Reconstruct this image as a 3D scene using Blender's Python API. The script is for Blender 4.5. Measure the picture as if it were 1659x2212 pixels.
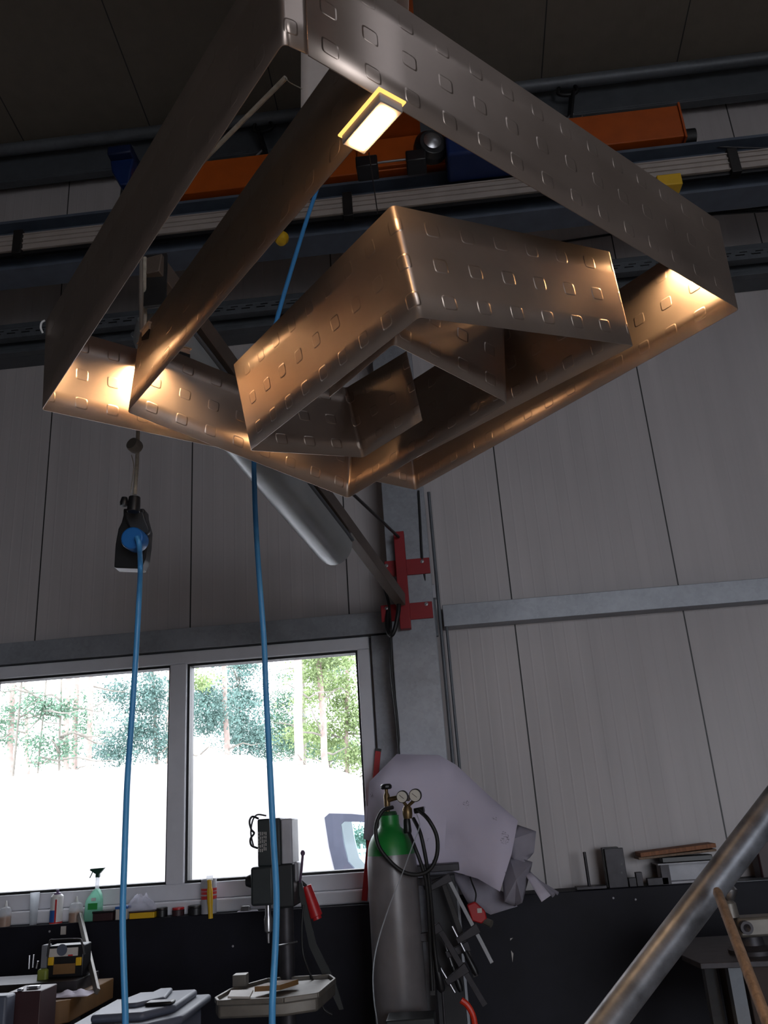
import bpy, bmesh, math, random
from mathutils import Vector as V, Matrix, noise

sc = bpy.context.scene
for o in list(bpy.data.objects):
    bpy.data.objects.remove(o)
COL = sc.collection
R_ = math.radians

# ------------------------------------------------------------ camera
F = 1800.0
CX, CY = 829.5, 1106.0
yaw, pitch, roll = R_(-3.6), R_(19.7), R_(4.02)
fw = V((math.sin(yaw)*math.cos(pitch), math.cos(yaw)*math.cos(pitch), math.sin(pitch)))
rt0 = V((math.cos(yaw), -math.sin(yaw), 0))
dn0 = -rt0.cross(fw)
rt = math.cos(roll)*rt0 + math.sin(roll)*dn0
dn = -math.sin(roll)*rt0 + math.cos(roll)*dn0
EYE = V((0, 0, 1.5))
cam = bpy.data.cameras.new('camera')
cam.sensor_fit = 'VERTICAL'; cam.sensor_height = 36; cam.lens = 36*F/2212
cam.clip_start = 0.05; cam.clip_end = 300
camo = bpy.data.objects.new('camera', cam); COL.objects.link(camo)
M = Matrix((rt, -dn, -fw)).transposed().to_4x4(); M.translation = EYE
camo.matrix_world = M
sc.camera = camo

# ------------------------------------------------------------ light, sky, exposure
SKY = 5.4
world = bpy.data.worlds.new('overcast_sky'); sc.world = world
world.use_nodes = True
bg = world.node_tree.nodes['Background']
bg.inputs[0].default_value = (0.88, 0.92, 1.0, 1); bg.inputs[1].default_value = SKY
sc.view_settings.view_transform = 'Standard'; sc.view_settings.look = 'None'
sc.view_settings.gamma = 1; sc.view_settings.use_curve_mapping = False
sc.view_settings.exposure = 0.5
sc.cycles.use_denoising = True
sc.cycles.max_bounces = 8; sc.cycles.diffuse_bounces = 5; sc.cycles.glossy_bounces = 4
sc.cycles.transparent_max_bounces = 12
sc.cycles.sample_clamp_indirect = 6
def portal(name, loc, sx, sy, rot):
    l = bpy.data.lights.new(name, 'AREA'); l.shape = 'RECTANGLE'; l.size = sx; l.size_y = sy
    l.cycles.is_portal = True
    o = bpy.data.objects.new(name, l); o.location = loc; o.rotation_euler = rot; COL.objects.link(o)
    return o
# daylight enters by the window in the far wall and by the open gate behind the camera
GATE = (1.8, 7.0, 0.0, 4.0)      # x0 x1 z0 z1 in the rear wall
ROOFL = (2.8, 4.6, -3.5, 1.0)     # x0 x1 y0 y1 of the milky roof light
RY = -8.0                        # rear wall
WALL = 5.15
portal('window_daylight', (-2.2, WALL+.12, 1.8), 3.7, 1.6, (R_(-90), 0, 0))
portal('gate_daylight', ((GATE[0]+GATE[1])/2, RY-.1, (GATE[2]+GATE[3])/2), GATE[1]-GATE[0], GATE[3]-GATE[2], (R_(90), 0, 0))

portal('roof_daylight', ((ROOFL[0]+ROOFL[1])/2, (ROOFL[2]+ROOFL[3])/2, 6.68+(4.95+1.25)*.178+.16), ROOFL[1]-ROOFL[0], ROOFL[3]-ROOFL[2], (math.atan(-.178), 0, 0))

# ------------------------------------------------------------ image-to-place helpers
def ray(x, y): return rt*((x-CX)/F) + dn*((y-CY)/F) + fw
def PY(x, y, Y): r = ray(x, y); return EYE + r*(Y/r.y)
def PZ(x, y, Z): r = ray(x, y); return EYE + r*((Z-1.5)/r.z)
def PD(x, y, D): return EYE + ray(x, y)*D

# ------------------------------------------------------------ materials
def srgb(c):
    return tuple(((v/255)/12.92 if v/255 <= .04045 else ((v/255+.055)/1.055)**2.4) for v in c)
class NT:
    def __init__(s, name):
        s.m = bpy.data.materials.new(name); s.m.use_nodes = True
        s.t = s.m.node_tree; s.p = s.t.nodes['Principled BSDF']; s.out = s.t.nodes['Material Output']
    def n(s, k, **kw):
        d = s.t.nodes.new(k)
        for a, b in kw.items(): setattr(d, a, b)
        return d
    def l(s, a, b): s.t.links.new(a, b)
    def math(s, op, a, b=None, c=None):
        d = s.n('ShaderNodeMath', operation=op)
        for i, v in enumerate((a, b, c)):
            if v is None: continue
            if isinstance(v, (int, float)): d.inputs[i].default_value = v
            else: s.l(v, d.inputs[i])
        return d.outputs[0]
    def noise(s, scale, detail=4, vec=None, rough=.55):
        d = s.n('ShaderNodeTexNoise'); d.inputs['Scale'].default_value = scale
        d.inputs['Detail'].default_value = detail; d.inputs['Roughness'].default_value = rough
        if vec is None: vec = s.n('ShaderNodeTexCoord').outputs['Object']
        s.l(vec, d.inputs['Vector']); return d.outputs['Fac']
    def ramp(s, fac, stops):
        d = s.n('ShaderNodeValToRGB'); s.l(fac, d.inputs[0]); e = d.color_ramp.elements
        while len(e) < len(stops): e.new(.5)
        for i, (p, c) in enumerate(stops): e[i].position = p; e[i].color = (*c, 1)
        return d.outputs[0]
    def bump(s, h, dist=.002, strength=1.0, normal=None):
        d = s.n('ShaderNodeBump'); d.inputs['Distance'].default_value = dist
        d.inputs['Strength'].default_value = strength; s.l(h, d.inputs['Height'])
        if normal is not None: s.l(normal, d.inputs['Normal'])
        return d.outputs[0]
def mat(name, col, rough=.5, metal=0.0, var=.12, nscale=8, bump=0.0, spec=.5, emit=0, trans=0, alpha=1):
    """paint, plastic or metal with slight procedural wear"""
    s = NT(name); c = srgb(col)
    f = s.noise(nscale, 5)
    lo = tuple(v*(1-var) for v in c); hi = tuple(min(1, v*(1+var)) for v in c)
    s.l(s.ramp(f, [(.3, lo), (.7, hi)]), s.p.inputs['Base Color'])
    s.p.inputs['Roughness'].default_value = rough; s.p.inputs['Metallic'].default_value = metal
    s.p.inputs['Specular IOR Level'].default_value = spec
    if bump: s.l(s.bump(s.noise(nscale*6, 3), bump), s.p.inputs['Normal'])
    if emit:
        s.p.inputs['Emission Color'].default_value = (*c, 1); s.p.inputs['Emission Strength'].default_value = emit
    if trans: s.p.inputs['Transmission Weight'].default_value = trans
    if alpha < 1: s.p.inputs['Alpha'].default_value = alpha
    return s.m
def wave01(s, x, pitch, phase, half):   # 1 inside a thin line repeated every pitch
    f = s.math('FRACT', s.math('MULTIPLY', s.math('SUBTRACT', x, phase), 1/pitch))
    d = s.math('ABSOLUTE', s.math('SUBTRACT', f, .5))
    d = s.math('SUBTRACT', .5, d)       # 0 on the line
    return s.math('LESS_THAN', d, half/pitch)
def panel_mat(name, col, axis='X', pitch=1.0265, phase=.437, rib=.0733, ribs=1.0):
    s = NT(name)
    co = s.n('ShaderNodeTexCoord').outputs['Object']
    sep = s.n('ShaderNodeSeparateXYZ'); s.l(co, sep.inputs[0]); x = sep.outputs[axis]
    line = wave01(s, x, pitch, phase, .0045)
    # vertical streaks of dirt
    mp = s.n('ShaderNodeMapping'); mp.inputs['Scale'].default_value = (9, 9, .5); s.l(co, mp.inputs[0])
    st = s.noise(1.0, 5, mp.outputs[0]); big = s.noise(.8, 3)
    c = srgb(col); f = s.math('ADD', s.math('MULTIPLY', st, .55), s.math('MULTIPLY', big, .45))
    base = s.ramp(f, [(.3, tuple(v*.84 for v in c)), (.68, tuple(v*1.06 for v in c))])
    mx = s.n('ShaderNodeMix', data_type='RGBA'); s.l(line, mx.inputs[0]); s.l(base, mx.inputs[6])
    mx.inputs[7].default_value = (.03, .03, .03, 1); s.l(mx.outputs[2], s.p.inputs['Base Color'])
    fr = s.math('FRACT', s.math('MULTIPLY', x, 1/rib))
    d = s.math('ABSOLUTE', s.math('SUBTRACT', fr, .5))
    sm = s.n('ShaderNodeMapRange', interpolation_type='SMOOTHSTEP'); s.l(d, sm.inputs[0])
    sm.inputs[1].default_value = .38; sm.inputs[2].default_value = .5
    h = s.math('SUBTRACT', s.math('MULTIPLY', sm.outputs[0], .35*ribs), s.math('MULTIPLY', line, 1.5))
    s.l(s.bump(h, .003), s.p.inputs['Normal'])
    s.p.inputs['Roughness'].default_value = .5
    return s.m
def galv_mat(name, col=(150, 153, 160), rough=.42, scale=14, metal=.3):
    s = NT(name); vo = s.n('ShaderNodeTexVoronoi'); vo.inputs['Scale'].default_value = scale*4
    co = s.n('ShaderNodeTexCoord').outputs['Object']; s.l(co, vo.inputs['Vector'])
    sp = s.n('ShaderNodeSeparateColor'); s.l(vo.outputs['Color'], sp.inputs[0])
    f = s.math('ADD', s.math('MULTIPLY', sp.outputs[0], .1), s.math('MULTIPLY', s.noise(3, 6, rough=.6), .9))
    c = srgb(col)
    s.l(s.ramp(f, [(.3, tuple(v*.72 for v in c)), (.52, c), (.72, tuple(min(1, v*1.2) for v in c))]), s.p.inputs['Base Color'])
    s.p.inputs['Metallic'].default_value = metal
    s.l(s.math('ADD', s.math('MULTIPLY', f, .25), rough-.12), s.p.inputs['Roughness'])
    return s.m
def dimple_mat(name, col=(188, 172, 161), rough=.39):
    """sheet steel with a square grid of embossed rounded pads"""
    s = NT(name)
    uv = s.n('ShaderNodeUVMap'); uv.uv_map = 'UVMap'
    sep = s.n('ShaderNodeSeparateXYZ'); s.l(uv.outputs[0], sep.inputs[0])
    def ax(o, ph):
        f = s.math('FRACT', s.math('ADD', s.math('MULTIPLY', o, 1/.0867), ph))
        a = s.math('ABSOLUTE', s.math('SUBTRACT', f, .5)); return s.math('POWER', a, 5)
    n = s.math('POWER', s.math('ADD', ax(sep.outputs[0], 0), ax(sep.outputs[1], 0)), .2)
    mr = s.n('ShaderNodeMapRange', interpolation_type='SMOOTHSTEP'); s.l(n, mr.inputs[0])
    mr.inputs[1].default_value = .16; mr.inputs[2].default_value = .205
    mr.inputs[3].default_value = 1; mr.inputs[4].default_value = 0
    co = s.n('ShaderNodeTexCoord').outputs['Object']
    b1 = s.bump(s.noise(2.2, 2, co), .012, .5)
    s.l(s.bump(mr.outputs[0], .0011, 1, b1), s.p.inputs['Normal'])
    c = srgb(col); f = s.noise(4, 6, co, .65)
    s.l(s.ramp(f, [(.3, tuple(v*.86 for v in c)), (.65, c)]), s.p.inputs['Base Color'])
    s.p.inputs['Metallic'].default_value = .93
    s.l(s.math('ADD', s.math('MULTIPLY', f, .16), rough-.08), s.p.inputs['Roughness'])
    return s.m
def glass_mat(name, tint=(1, 1, 1), gloss=.08):
    s = NT(name); t = s.n('ShaderNodeBsdfTransparent'); t.inputs[0].default_value = (*tint, 1)
    g = s.n('ShaderNodeBsdfGlossy'); g.inputs['Roughness'].default_value = .03
    mx = s.n('ShaderNodeMixShader'); fr = s.n('ShaderNodeFresnel'); fr.inputs[0].default_value = 1.4
    s.l(s.math('MULTIPLY', fr.outputs[0], gloss*10), mx.inputs[0]); s.l(t.outputs[0], mx.inputs[1]); s.l(g.outputs[0], mx.inputs[2])
    s.l(mx.outputs[0], s.out.inputs['Surface']); s.t.nodes.remove(s.p); return s.m
def thin_mat(name, col, alpha):   # thin translucent plastic
    s = NT(name); t = s.n('ShaderNodeBsdfTransparent'); mx = s.n('ShaderNodeMixShader')
    f = s.noise(30, 3); s.l(s.ramp(f, [(.3, tuple(v*.85 for v in srgb(col))), (.7, srgb(col))]), s.p.inputs['Base Color'])
    s.p.inputs['Roughness'].default_value = .3
    tr = s.n('ShaderNodeBsdfTranslucent'); tr.inputs[0].default_value = (*srgb(col), 1)
    m2 = s.n('ShaderNodeMixShader'); m2.inputs[0].default_value = .5; s.l(s.p.outputs[0], m2.inputs[1]); s.l(tr.outputs[0], m2.inputs[2])
    mx.inputs[0].default_value = alpha; s.l(t.outputs[0], mx.inputs[1]); s.l(m2.outputs[0], mx.inputs[2])
    s.l(mx.outputs[0], s.out.inputs['Surface']); return s.m
def wood_mat(name, col=(150, 105, 65), scale=20):
    s = NT(name); co = s.n('ShaderNodeTexCoord').outputs['Object']
    mp = s.n('ShaderNodeMapping'); mp.inputs['Scale'].default_value = (1, 1, .12); s.l(co, mp.inputs[0])
    f = s.noise(scale*3, 5, mp.outputs[0], .7); c = srgb(col)
    s.l(s.ramp(f, [(.3, tuple(v*.5 for v in c)), (.6, c), (.8, tuple(min(1, v*1.3) for v in c))]), s.p.inputs['Base Color'])
    s.p.inputs['Roughness'].default_value = .7; s.l(s.bump(f, .001), s.p.inputs['Normal']); return s.m
def lamp_mat(name, col, strength):
    s = NT(name); e = s.n('ShaderNodeEmission'); e.inputs[0].default_value = (*col, 1); e.inputs[1].default_value = strength
    s.l(e.outputs[0], s.out.inputs['Surface']); s.t.nodes.remove(s.p); return s.m

WARM = (1.0, .62, .31)
m = dict(
    panel=panel_mat('wall_panel_paint', (180, 174, 175), ribs=.7), panel2=panel_mat('shade_in_panel_colour', (112, 106, 104), ribs=.5),  # panel2: unseen walls coloured darker so the steel bands reflect shade
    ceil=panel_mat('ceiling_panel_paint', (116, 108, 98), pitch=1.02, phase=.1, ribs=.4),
    plinth=mat('dark_sheet_plinth', (20, 20, 30), .6, 0, .2, spec=.25),
    floor=mat('concrete_floor', (172, 168, 163), .6, 0, .15, 3, .001),
    pvc=mat('white_pvc', (205, 205, 212), .45, 0, .05),
    galv=galv_mat('galvanised_steel'), galvd=galv_mat('dull_galvanised_steel', (98, 102, 108), .5, 10, .3),
    sheet=dimple_mat('embossed_sheet_steel'), plain=mat('plain_sheet_steel', (200, 190, 182), .35, .93, .08),
    steel=mat('bright_steel', (175, 175, 178), .28, .95, .1), dsteel=mat('dark_steel', (52, 50, 50), .45, .6, .25),
    beam=mat('blue_grey_beam_paint', (80, 88, 102), .5, 0, .15), dbeam=mat('dark_beam_paint', (76, 80, 86), .55, 0, .15),
    alu=mat('conductor_rail_plastic', (168, 158, 152), .4, 0, .1),
    orange=mat('orange_crane_paint', (172, 78, 18), .45, 0, .12), blue=mat('blue_motor_paint', (16, 40, 90), .4, 0, .15),
    black=mat('black_plastic', (22, 22, 25), .4, 0, .2), rubber=mat('black_rubber', (18, 18, 20), .55, 0, .2),
    red=mat('red_bracket_paint', (140, 18, 28), .45, 0, .12), bcable=mat('blue_hose', (66, 142, 204), .4, 0, .08),
    bplug=mat('blue_plug_plastic', (20, 95, 165), .4, 0, .08), rope=mat('grey_rope', (150, 142, 130), .8, 0, .2, 60),
    trough=mat('brushed_grey_plastic', (165, 170, 172), .3, .35, .15, 3), paper=mat('drawing_paper', (196, 190, 205), .8, 0, .05, 5),
    paperd=mat('crumpled_paper', (150, 146, 158), .8, 0, .15, 5), ink=mat('pencil_ink', (95, 92, 105), .8, 0, .1),
    green=mat('green_cylinder_paint', (26, 120, 50), .4, 0, .15), grey=mat('grey_cylinder_paint', (112, 108, 110), .32, .1, .1, 12),
    brass=mat('worn_brass', (120, 100, 70), .4, .8, .2), white=mat('white_plastic', (215, 215, 215), .4, 0, .05),
    yellow=mat('yellow_plastic', (215, 170, 30), .45, 0, .1), redp=mat('red_plastic', (170, 25, 30), .4, 0, .1),
    wood=wood_mat('worn_wood', (128, 106, 88)), pipe=mat('spangled_pipe_zinc', (104, 107, 114), .42, .35, .5, 16), oboard=wood_mat('orange_board', (142, 92, 62)),
    machine=mat('dark_machine_paint', (40, 46, 48), .45, 0, .2), machl=mat('light_grey_machine_paint', (165, 165, 172), .45, 0, .15),
    iron=mat('raw_iron', (58, 56, 60), .5, .5, .25, 20), castw=mat('worn_cast_table', (110, 106, 100), .45, .4, .2, 10),
    bin=mat('grey_bin_plastic', (82, 88, 104), .5, 0, .08), brown=mat('dark_brown_box', (52, 28, 32), .5, 0, .2),
    clear=thin_mat('milky_clear_plastic', (215, 220, 225), .45), cgreen=thin_mat('green_clear_plastic', (150, 220, 195), .6),
    film=thin_mat('clear_film', (220, 220, 235), .35), glass=glass_mat('window_glass'),
    dglass=glass_mat('van_glass', (.82, .9, .92)), van=mat('white_van_paint', (250, 250, 252), .3, 0, .02),
    vtrim=mat('grey_window_seal', (98, 104, 122), .5, 0, .08), amber=mat('amber_glue', (165, 110, 60), .4, 0, .1),
    bark=mat('pine_bark', (162, 143, 136), .9, 0, .25, 6, .01), bark2=mat('grey_bark', (125, 120, 112), .9, 0, .25, 6, .01),
    needles=mat('pine_needles', (98, 130, 108), .8, 0, .35, 3), needles2=mat('blue_green_needles', (100, 130, 124), .8, 0, .35, 3),
    needles3=mat('yellow_green_leaves', (135, 155, 105), .8, 0, .35, 3), grass=mat('pale_gravel', (170, 168, 165), .9, 0, .3, 2),
    fence=mat('white_fence', (235, 238, 240), .5), lit=lamp_mat('warm_led_diffuser', WARM, 420), midlamp=lamp_mat('warm_led_mid', WARM, 90), hotlamp=lamp_mat('warm_led_bright', WARM, 650), led=lamp_mat('warm_led_visible', WARM, 60), dim=lamp_mat('warm_led_diffuser_dim', WARM, 30), hot=lamp_mat('painted_edge_glow', (1, .5, .12), 1.3),
    cream=mat('gauge_face', (205, 200, 190), .4), label=mat('pale_label', (190, 185, 180), .6), lgreen=mat('label_green', (40, 150, 70), .5),
    lblue=mat('label_blue', (40, 90, 160), .5), reds=mat('label_red', (190, 50, 50), .5), tan=mat('tan_hardboard', (120, 88, 52), .6, 0, .15),
)

# ------------------------------------------------------------ geometry helpers
OFF = {}
def tag(o, label=None, cat=None, group=None, kind=None):
    if label: o['label'] = label
    if cat: o['category'] = cat
    if group: o['group'] = group
    if kind: o['kind'] = kind
    return o
def empty(name, loc, label, cat, group=None):
    o = bpy.data.objects.new(name, None); o.location = loc; o.empty_display_size = .1
    COL.objects.link(o); OFF[o.name] = V(loc); return tag(o, label, cat, group)
def frame(d, up=V((0, 0, 1))):
    d = V(d).normalized()
    if abs(d.dot(up)) > .98: up = V((1, 0, 0))
    a = d.cross(up).normalized(); return a, a.cross(d).normalized(), d
class MB:
    def __init__(s): s.b = bmesh.new()
    def hexa(s, p):   # 8 points: bottom 4 ccw, top 4
        v = [s.b.verts.new(q) for q in p]
        for f in ((3, 2, 1, 0), (4, 5, 6, 7), (0, 1, 5, 4), (1, 2, 6, 5), (2, 3, 7, 6), (3, 0, 4, 7)):
            s.b.faces.new([v[i] for i in f])
        return s
    def box(s, x0, x1, y0, y1, z0, z1, taper=1.0):
        cx, cy = (x0+x1)/2, (y0+y1)/2; t = taper
        T = lambda x, y: (cx+(x-cx)*t, cy+(y-cy)*t)
        return s.hexa([(x0, y0, z0), (x1, y0, z0), (x1, y1, z0), (x0, y1, z0)] +
                      [(*T(x, y), z1) for x, y in ((x0, y0), (x1, y0), (x1, y1), (x0, y1))])
    def bar(s, p, q, w, h, up=V((0, 0, 1))):   # square bar between two points
        p, q = V(p), V(q); a, b, d = frame(q-p, up)
        c = [(-w/2, -h/2), (w/2, -h/2), (w/2, h/2), (-w/2, h/2)]
        return s.hexa([p+a*i+b*j for i, j in c] + [q+a*i+b*j for i, j in c])
    def tube(s, pts, r, n=12, cap=True):
        pts = [V(p) for p in pts]; rr = r if isinstance(r, (list, tuple)) else [r]*len(pts)
        rings = []; a0 = None
        for i, p in enumerate(pts):
            d = (pts[min(i+1, len(pts)-1)] - pts[max(i-1, 0)]).normalized()
            if a0 is None: a, b, _ = frame(d)
            else:
                a = (a0 - d*a0.dot(d)).normalized(); b = a.cross(d).normalized()
            a0 = a
            rings.append([s.b.verts.new(p + (a*math.cos(t)+b*math.sin(t))*rr[i]) for t in (2*math.pi*k/n for k in range(n))])
        for r0, r1 in zip(rings, rings[1:]):
            for k in range(n): s.b.faces.new((r0[k], r0[(k+1) % n], r1[(k+1) % n], r1[k]))
        if cap:
            s.b.faces.new(rings[0][::-1]); s.b.faces.new(rings[-1])
        return s
    def lathe(s, base, prof, axis=(0, 0, 1), n=28):   # prof: (radius, height)
        a, b, d = frame(axis); base = V(base); rings = []
        for r, h in prof:
            r = max(r, 1e-4)
            rings.append([s.b.verts.new(base + d*h + (a*math.cos(t)+b*math.sin(t))*r) for t in (2*math.pi*k/n for k in range(n))])
        for r0, r1 in zip(rings, rings[1:]):
            for k in range(n): s.b.faces.new((r0[k], r0[(k+1) % n], r1[(k+1) % n], r1[k]))
        s.b.faces.new(rings[0][::-1]); s.b.faces.new(rings[-1]); return s
    def prism(s, pts, ext):   # polygon extruded along a vector
        pts = [V(p) for p in pts]; ext = V(ext); k = len(pts)
        a = [s.b.verts.new(p) for p in pts]; b = [s.b.verts.new(p+ext) for p in pts]
        s.b.faces.new(a[::-1]); s.b.faces.new(b)
        for i in range(k): s.b.faces.new((a[i], a[(i+1) % k], b[(i+1) % k], b[i]))
        return s
    def pxbox(s, x0, y0, x1, y1, Y, dy, taper=1.0):   # box whose front face, at depth Y, spans these image coordinates
        xm, ym = (x0+x1)/2, (y0+y1)/2
        a, b = PY(x0, ym, Y), PY(x1, ym, Y); c, d = PY(xm, y0, Y), PY(xm, y1, Y)
        return s.box(a.x, b.x, Y, Y+dy, d.z, c.z, taper)
    def pxtube(s, pts, r, n=10, sm=6):
        return s.tube(smooth([PY(*p) for p in pts], sm), r, n)
    def grid(s, fn, nu, nv, uvfn=None):
        vs = [[s.b.verts.new(fn(i/nu, j/nv)) for j in range(nv+1)] for i in range(nu+1)]
        for i in range(nu):
            for j in range(nv): s.b.faces.new((vs[i][j], vs[i+1][j], vs[i+1][j+1], vs[i][j+1]))
        return s
    def build(s, name, ma, parent=None, bevel=0, smoothf=True, thick=0, seg=2):
        off = V((0, 0, 0))
        if parent is not None: off = OFF[parent.name]
        bmesh.ops.recalc_face_normals(s.b, faces=s.b.faces)
        if parent is not None: bmesh.ops.translate(s.b, verts=s.b.verts, vec=-off)
        me = bpy.data.meshes.new(name); s.b.to_mesh(me); s.b.free()
        o = bpy.data.objects.new(name, me); COL.objects.link(o)
        me.materials.append(m[ma] if isinstance(ma, str) else ma)
        if parent is not None:
            o.parent = parent; OFF[o.name] = off
        else: OFF[o.name] = V((0, 0, 0))
        if thick:
            mod = o.modifiers.new('thickness', 'SOLIDIFY'); mod.thickness = thick; mod.offset = 0
        if bevel:
            mod = o.modifiers.new('bevel', 'BEVEL'); mod.width = bevel; mod.segments = seg; mod.limit_method = 'ANGLE'
        if smoothf:
            for p in me.polygons: p.use_smooth = True
            try: me.set_sharp_from_angle(angle=R_(35))
            except Exception: pass
        return o
def smooth(pts, k=6):   # Catmull-Rom
    pts = [V(p) for p in pts]
    if len(pts) < 3: return pts
    e = [pts[0]*2-pts[1]] + pts + [pts[-1]*2-pts[-2]]; out = []
    for i in range(1, len(e)-2):
        p0, p1, p2, p3 = e[i-1:i+3]
        for j in range(k):
            t = j/k
            out.append(.5*((2*p1)+(p2-p0)*t+(2*p0-5*p1+4*p2-p3)*t*t+(3*p1-p0-3*p2+p3)*t**3))
    out.append(pts[-1]); return out
def struct(o): o['kind'] = 'structure'; return o

# ------------------------------------------------------------ the hall
X0, X1 = -6.5, 7.5
WT = 6.8
WZ0, WZ1 = 1.13, 2.52          # window opening
WX0, WX1 = -3.95, -0.47
b = MB()
b.box(X0, WX0, WALL, WALL+.12, 1.0, WT).box(WX1, X1, WALL, WALL+.12, 1.0, WT)
b.box(WX0, WX1, WALL, WALL+.12, WZ1, WT).box(WX0, WX1, WALL, WALL+.12, 1.0, WZ0)
struct(b.build('wall_back', 'panel', smoothf=False))
struct(MB().box(X0, X1, 4.95, WALL+.12, 0, 1.03).build('wall_back_plinth', 'plinth', bevel=.004))
bpy.data.objects['wall_back_plinth'].name = 'trim_1'
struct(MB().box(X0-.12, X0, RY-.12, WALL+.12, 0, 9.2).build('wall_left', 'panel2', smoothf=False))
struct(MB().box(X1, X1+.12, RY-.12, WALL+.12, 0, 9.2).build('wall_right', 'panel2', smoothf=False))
g = GATE
b = MB().box(X0, g[0], RY-.12, RY, 0, 9.2).box(g[1], X1, RY-.12, RY, 0, 9.2).box(g[0], g[1], RY-.12, RY, g[3], 9.2)
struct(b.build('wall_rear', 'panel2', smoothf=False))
struct(MB().box(X0-.12, X1+.12, RY-.12, WALL+.12, -.1, 0).build('floor', 'floor', smoothf=False))
# roof panels slope down towards the far wall
cz = lambda Y: 6.68 + (4.95-Y)*.178
rl = ROOFL
b = MB()
def roofpiece(b, x0, x1, y0, y1, t0=0, t1=.12):
    q = ((x0, y0), (x1, y0), (x1, y1), (x0, y1))
    return b.hexa([(x, y, cz(y)+t0) for x, y in q]+[(x, y, cz(y)+t1) for x, y in q])
roofpiece(b, X0-.12, rl[0], RY-.12, 5.27); roofpiece(b, rl[1], X1+.12, RY-.12, 5.27)
roofpiece(b, rl[0], rl[1], RY-.12, rl[2]); roofpiece(b, rl[0], rl[1], rl[3], 5.27)
o = roofpiece(MB(), rl[0], rl[1], rl[2], rl[3], .05, .06).build('window_2', glass_mat('milky_roof_light', (.45, .45, .46), .05), smoothf=False); o['kind'] = 'structure'
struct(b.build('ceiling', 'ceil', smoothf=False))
# girt above the window and across the right bay
struct(MB().box(X0, -.36, 5.06, 5.149, 2.53, 2.665).build('trim_2', 'galv', bevel=.003))
struct(MB().box(.0, X1, 5.03, 5.149, 2.53, 2.665).build('trim_3', 'galv', bevel=.003))
# steel sheet jamb between window and column
struct(MB().box(-.455, -.30, 5.07, 5.149, 1.03, 2.52).build('trim_4', 'galv', bevel=.003))

# window
w = empty('window_1', (WX0, WALL, WZ0), None, None)
w['kind'] = 'structure'
fy0, fy1 = 5.08, 5.20
b = MB()
b.box(WX0, WX1, fy0, fy1, WZ1-.075, WZ1).box(WX0, WX1, fy0, fy1, WZ0-.03, WZ0+.055)
b.box(WX1-.075, WX1, fy0, fy1, WZ0+.055, WZ1-.075).box(WX0, WX0+.075, fy0, fy1, WZ0+.055, WZ1-.075)
MULL = PY(383, 1680, 5.1).x
b.box(MULL-.052, MULL+.052, fy0, fy1, WZ0+.055, WZ1-.075)
ML2 = MULL-1.27
b.box(ML2-.052, ML2+.052, fy0, fy1, WZ0+.055, WZ1-.075)
b.build('window_frame', 'pvc', w, bevel=.006)
b = MB()
for x0, x1 in ((WX0+.075, ML2-.052), (ML2+.052, MULL-.052), (MULL+.052, WX1-.075)):
    z0, z1 = WZ0+.055, WZ1-.075; t = .014
    b.box(x0, x1, fy0+.03, fy1, z0, z0+t).box(x0, x1, fy0+.03, fy1, z1-t, z1)
    b.box(x0, x0+t, fy0+.03, fy1, z0+t, z1-t).box(x1-t, x1, fy0+.03, fy1, z0+t, z1-t)
b.build('window_gasket', 'rubber', w)
for x0, x1 in ((WX0+.089, ML2-.066), (ML2+.066, MULL-.066), (MULL+.066, WX1-.089)):
    MB().box(x0, x1, 5.15, 5.156, WZ0+.069, WZ1-.089).build('window_pane', 'glass', w)
MB().box(WX0, WX1, 5.02, 5.10, 1.031, WZ0-.03).build('window_sill', 'pvc', w, bevel=.01)

# ------------------------------------------------------------ overhead steel
o = MB().box(X0, X1, 5.0, 5.149, 4.72, 4.96).box(X0, X1, 4.94, 5.0, 4.92, 4.96).box(X0, X1, 4.94, 5.0, 4.72, 4.75).build('wall_purlin', 'dbeam', bevel=.004)
tag(o, 'dark blue-grey steel purlin running along the far wall below the crane beam', 'beam')
t = empty('cable_tray', (0, 4.9, 4.80), 'perforated grey cable tray along the dark purlin on the far wall', 'cable tray')
MB().box(X0, X1, 4.88, 4.938, 4.80, 4.81).box(X0, X1, 4.875, 4.88, 4.80, 4.875).build('tray', 'galvd', t)
b = MB()
for k in range(60):
    x = -3.4+k*.105
    b.box(x, x+.06, 4.872, 4.8745, 4.832, 4.84).box(x+.03, x+.08, 4.872, 4.8745, 4.853, 4.859)
tr = b.build('slot', 'black', t); tr['kind'] = 'stuff'

ey = 5.0
o = MB().box(X0, X1, ey, ey+.07, 6.30, 6.32).box(X0, X1, ey, ey+.02, 6.32, 6.62).box(X0, X1, ey, ey+.1, 6.60, 6.62).build('eaves_beam', 'dbeam', bevel=.004)
tag(o, 'dark grey eaves beam under the roof edge behind the round pipe', 'beam')
o = MB().tube([(X0, 4.9, 6.52), (X1, 4.9, 6.52)], .047, 20).build('roof_pipe', 'galvd')
tag(o, 'long grey galvanised pipe running under the roof panels', 'pipe')

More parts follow.
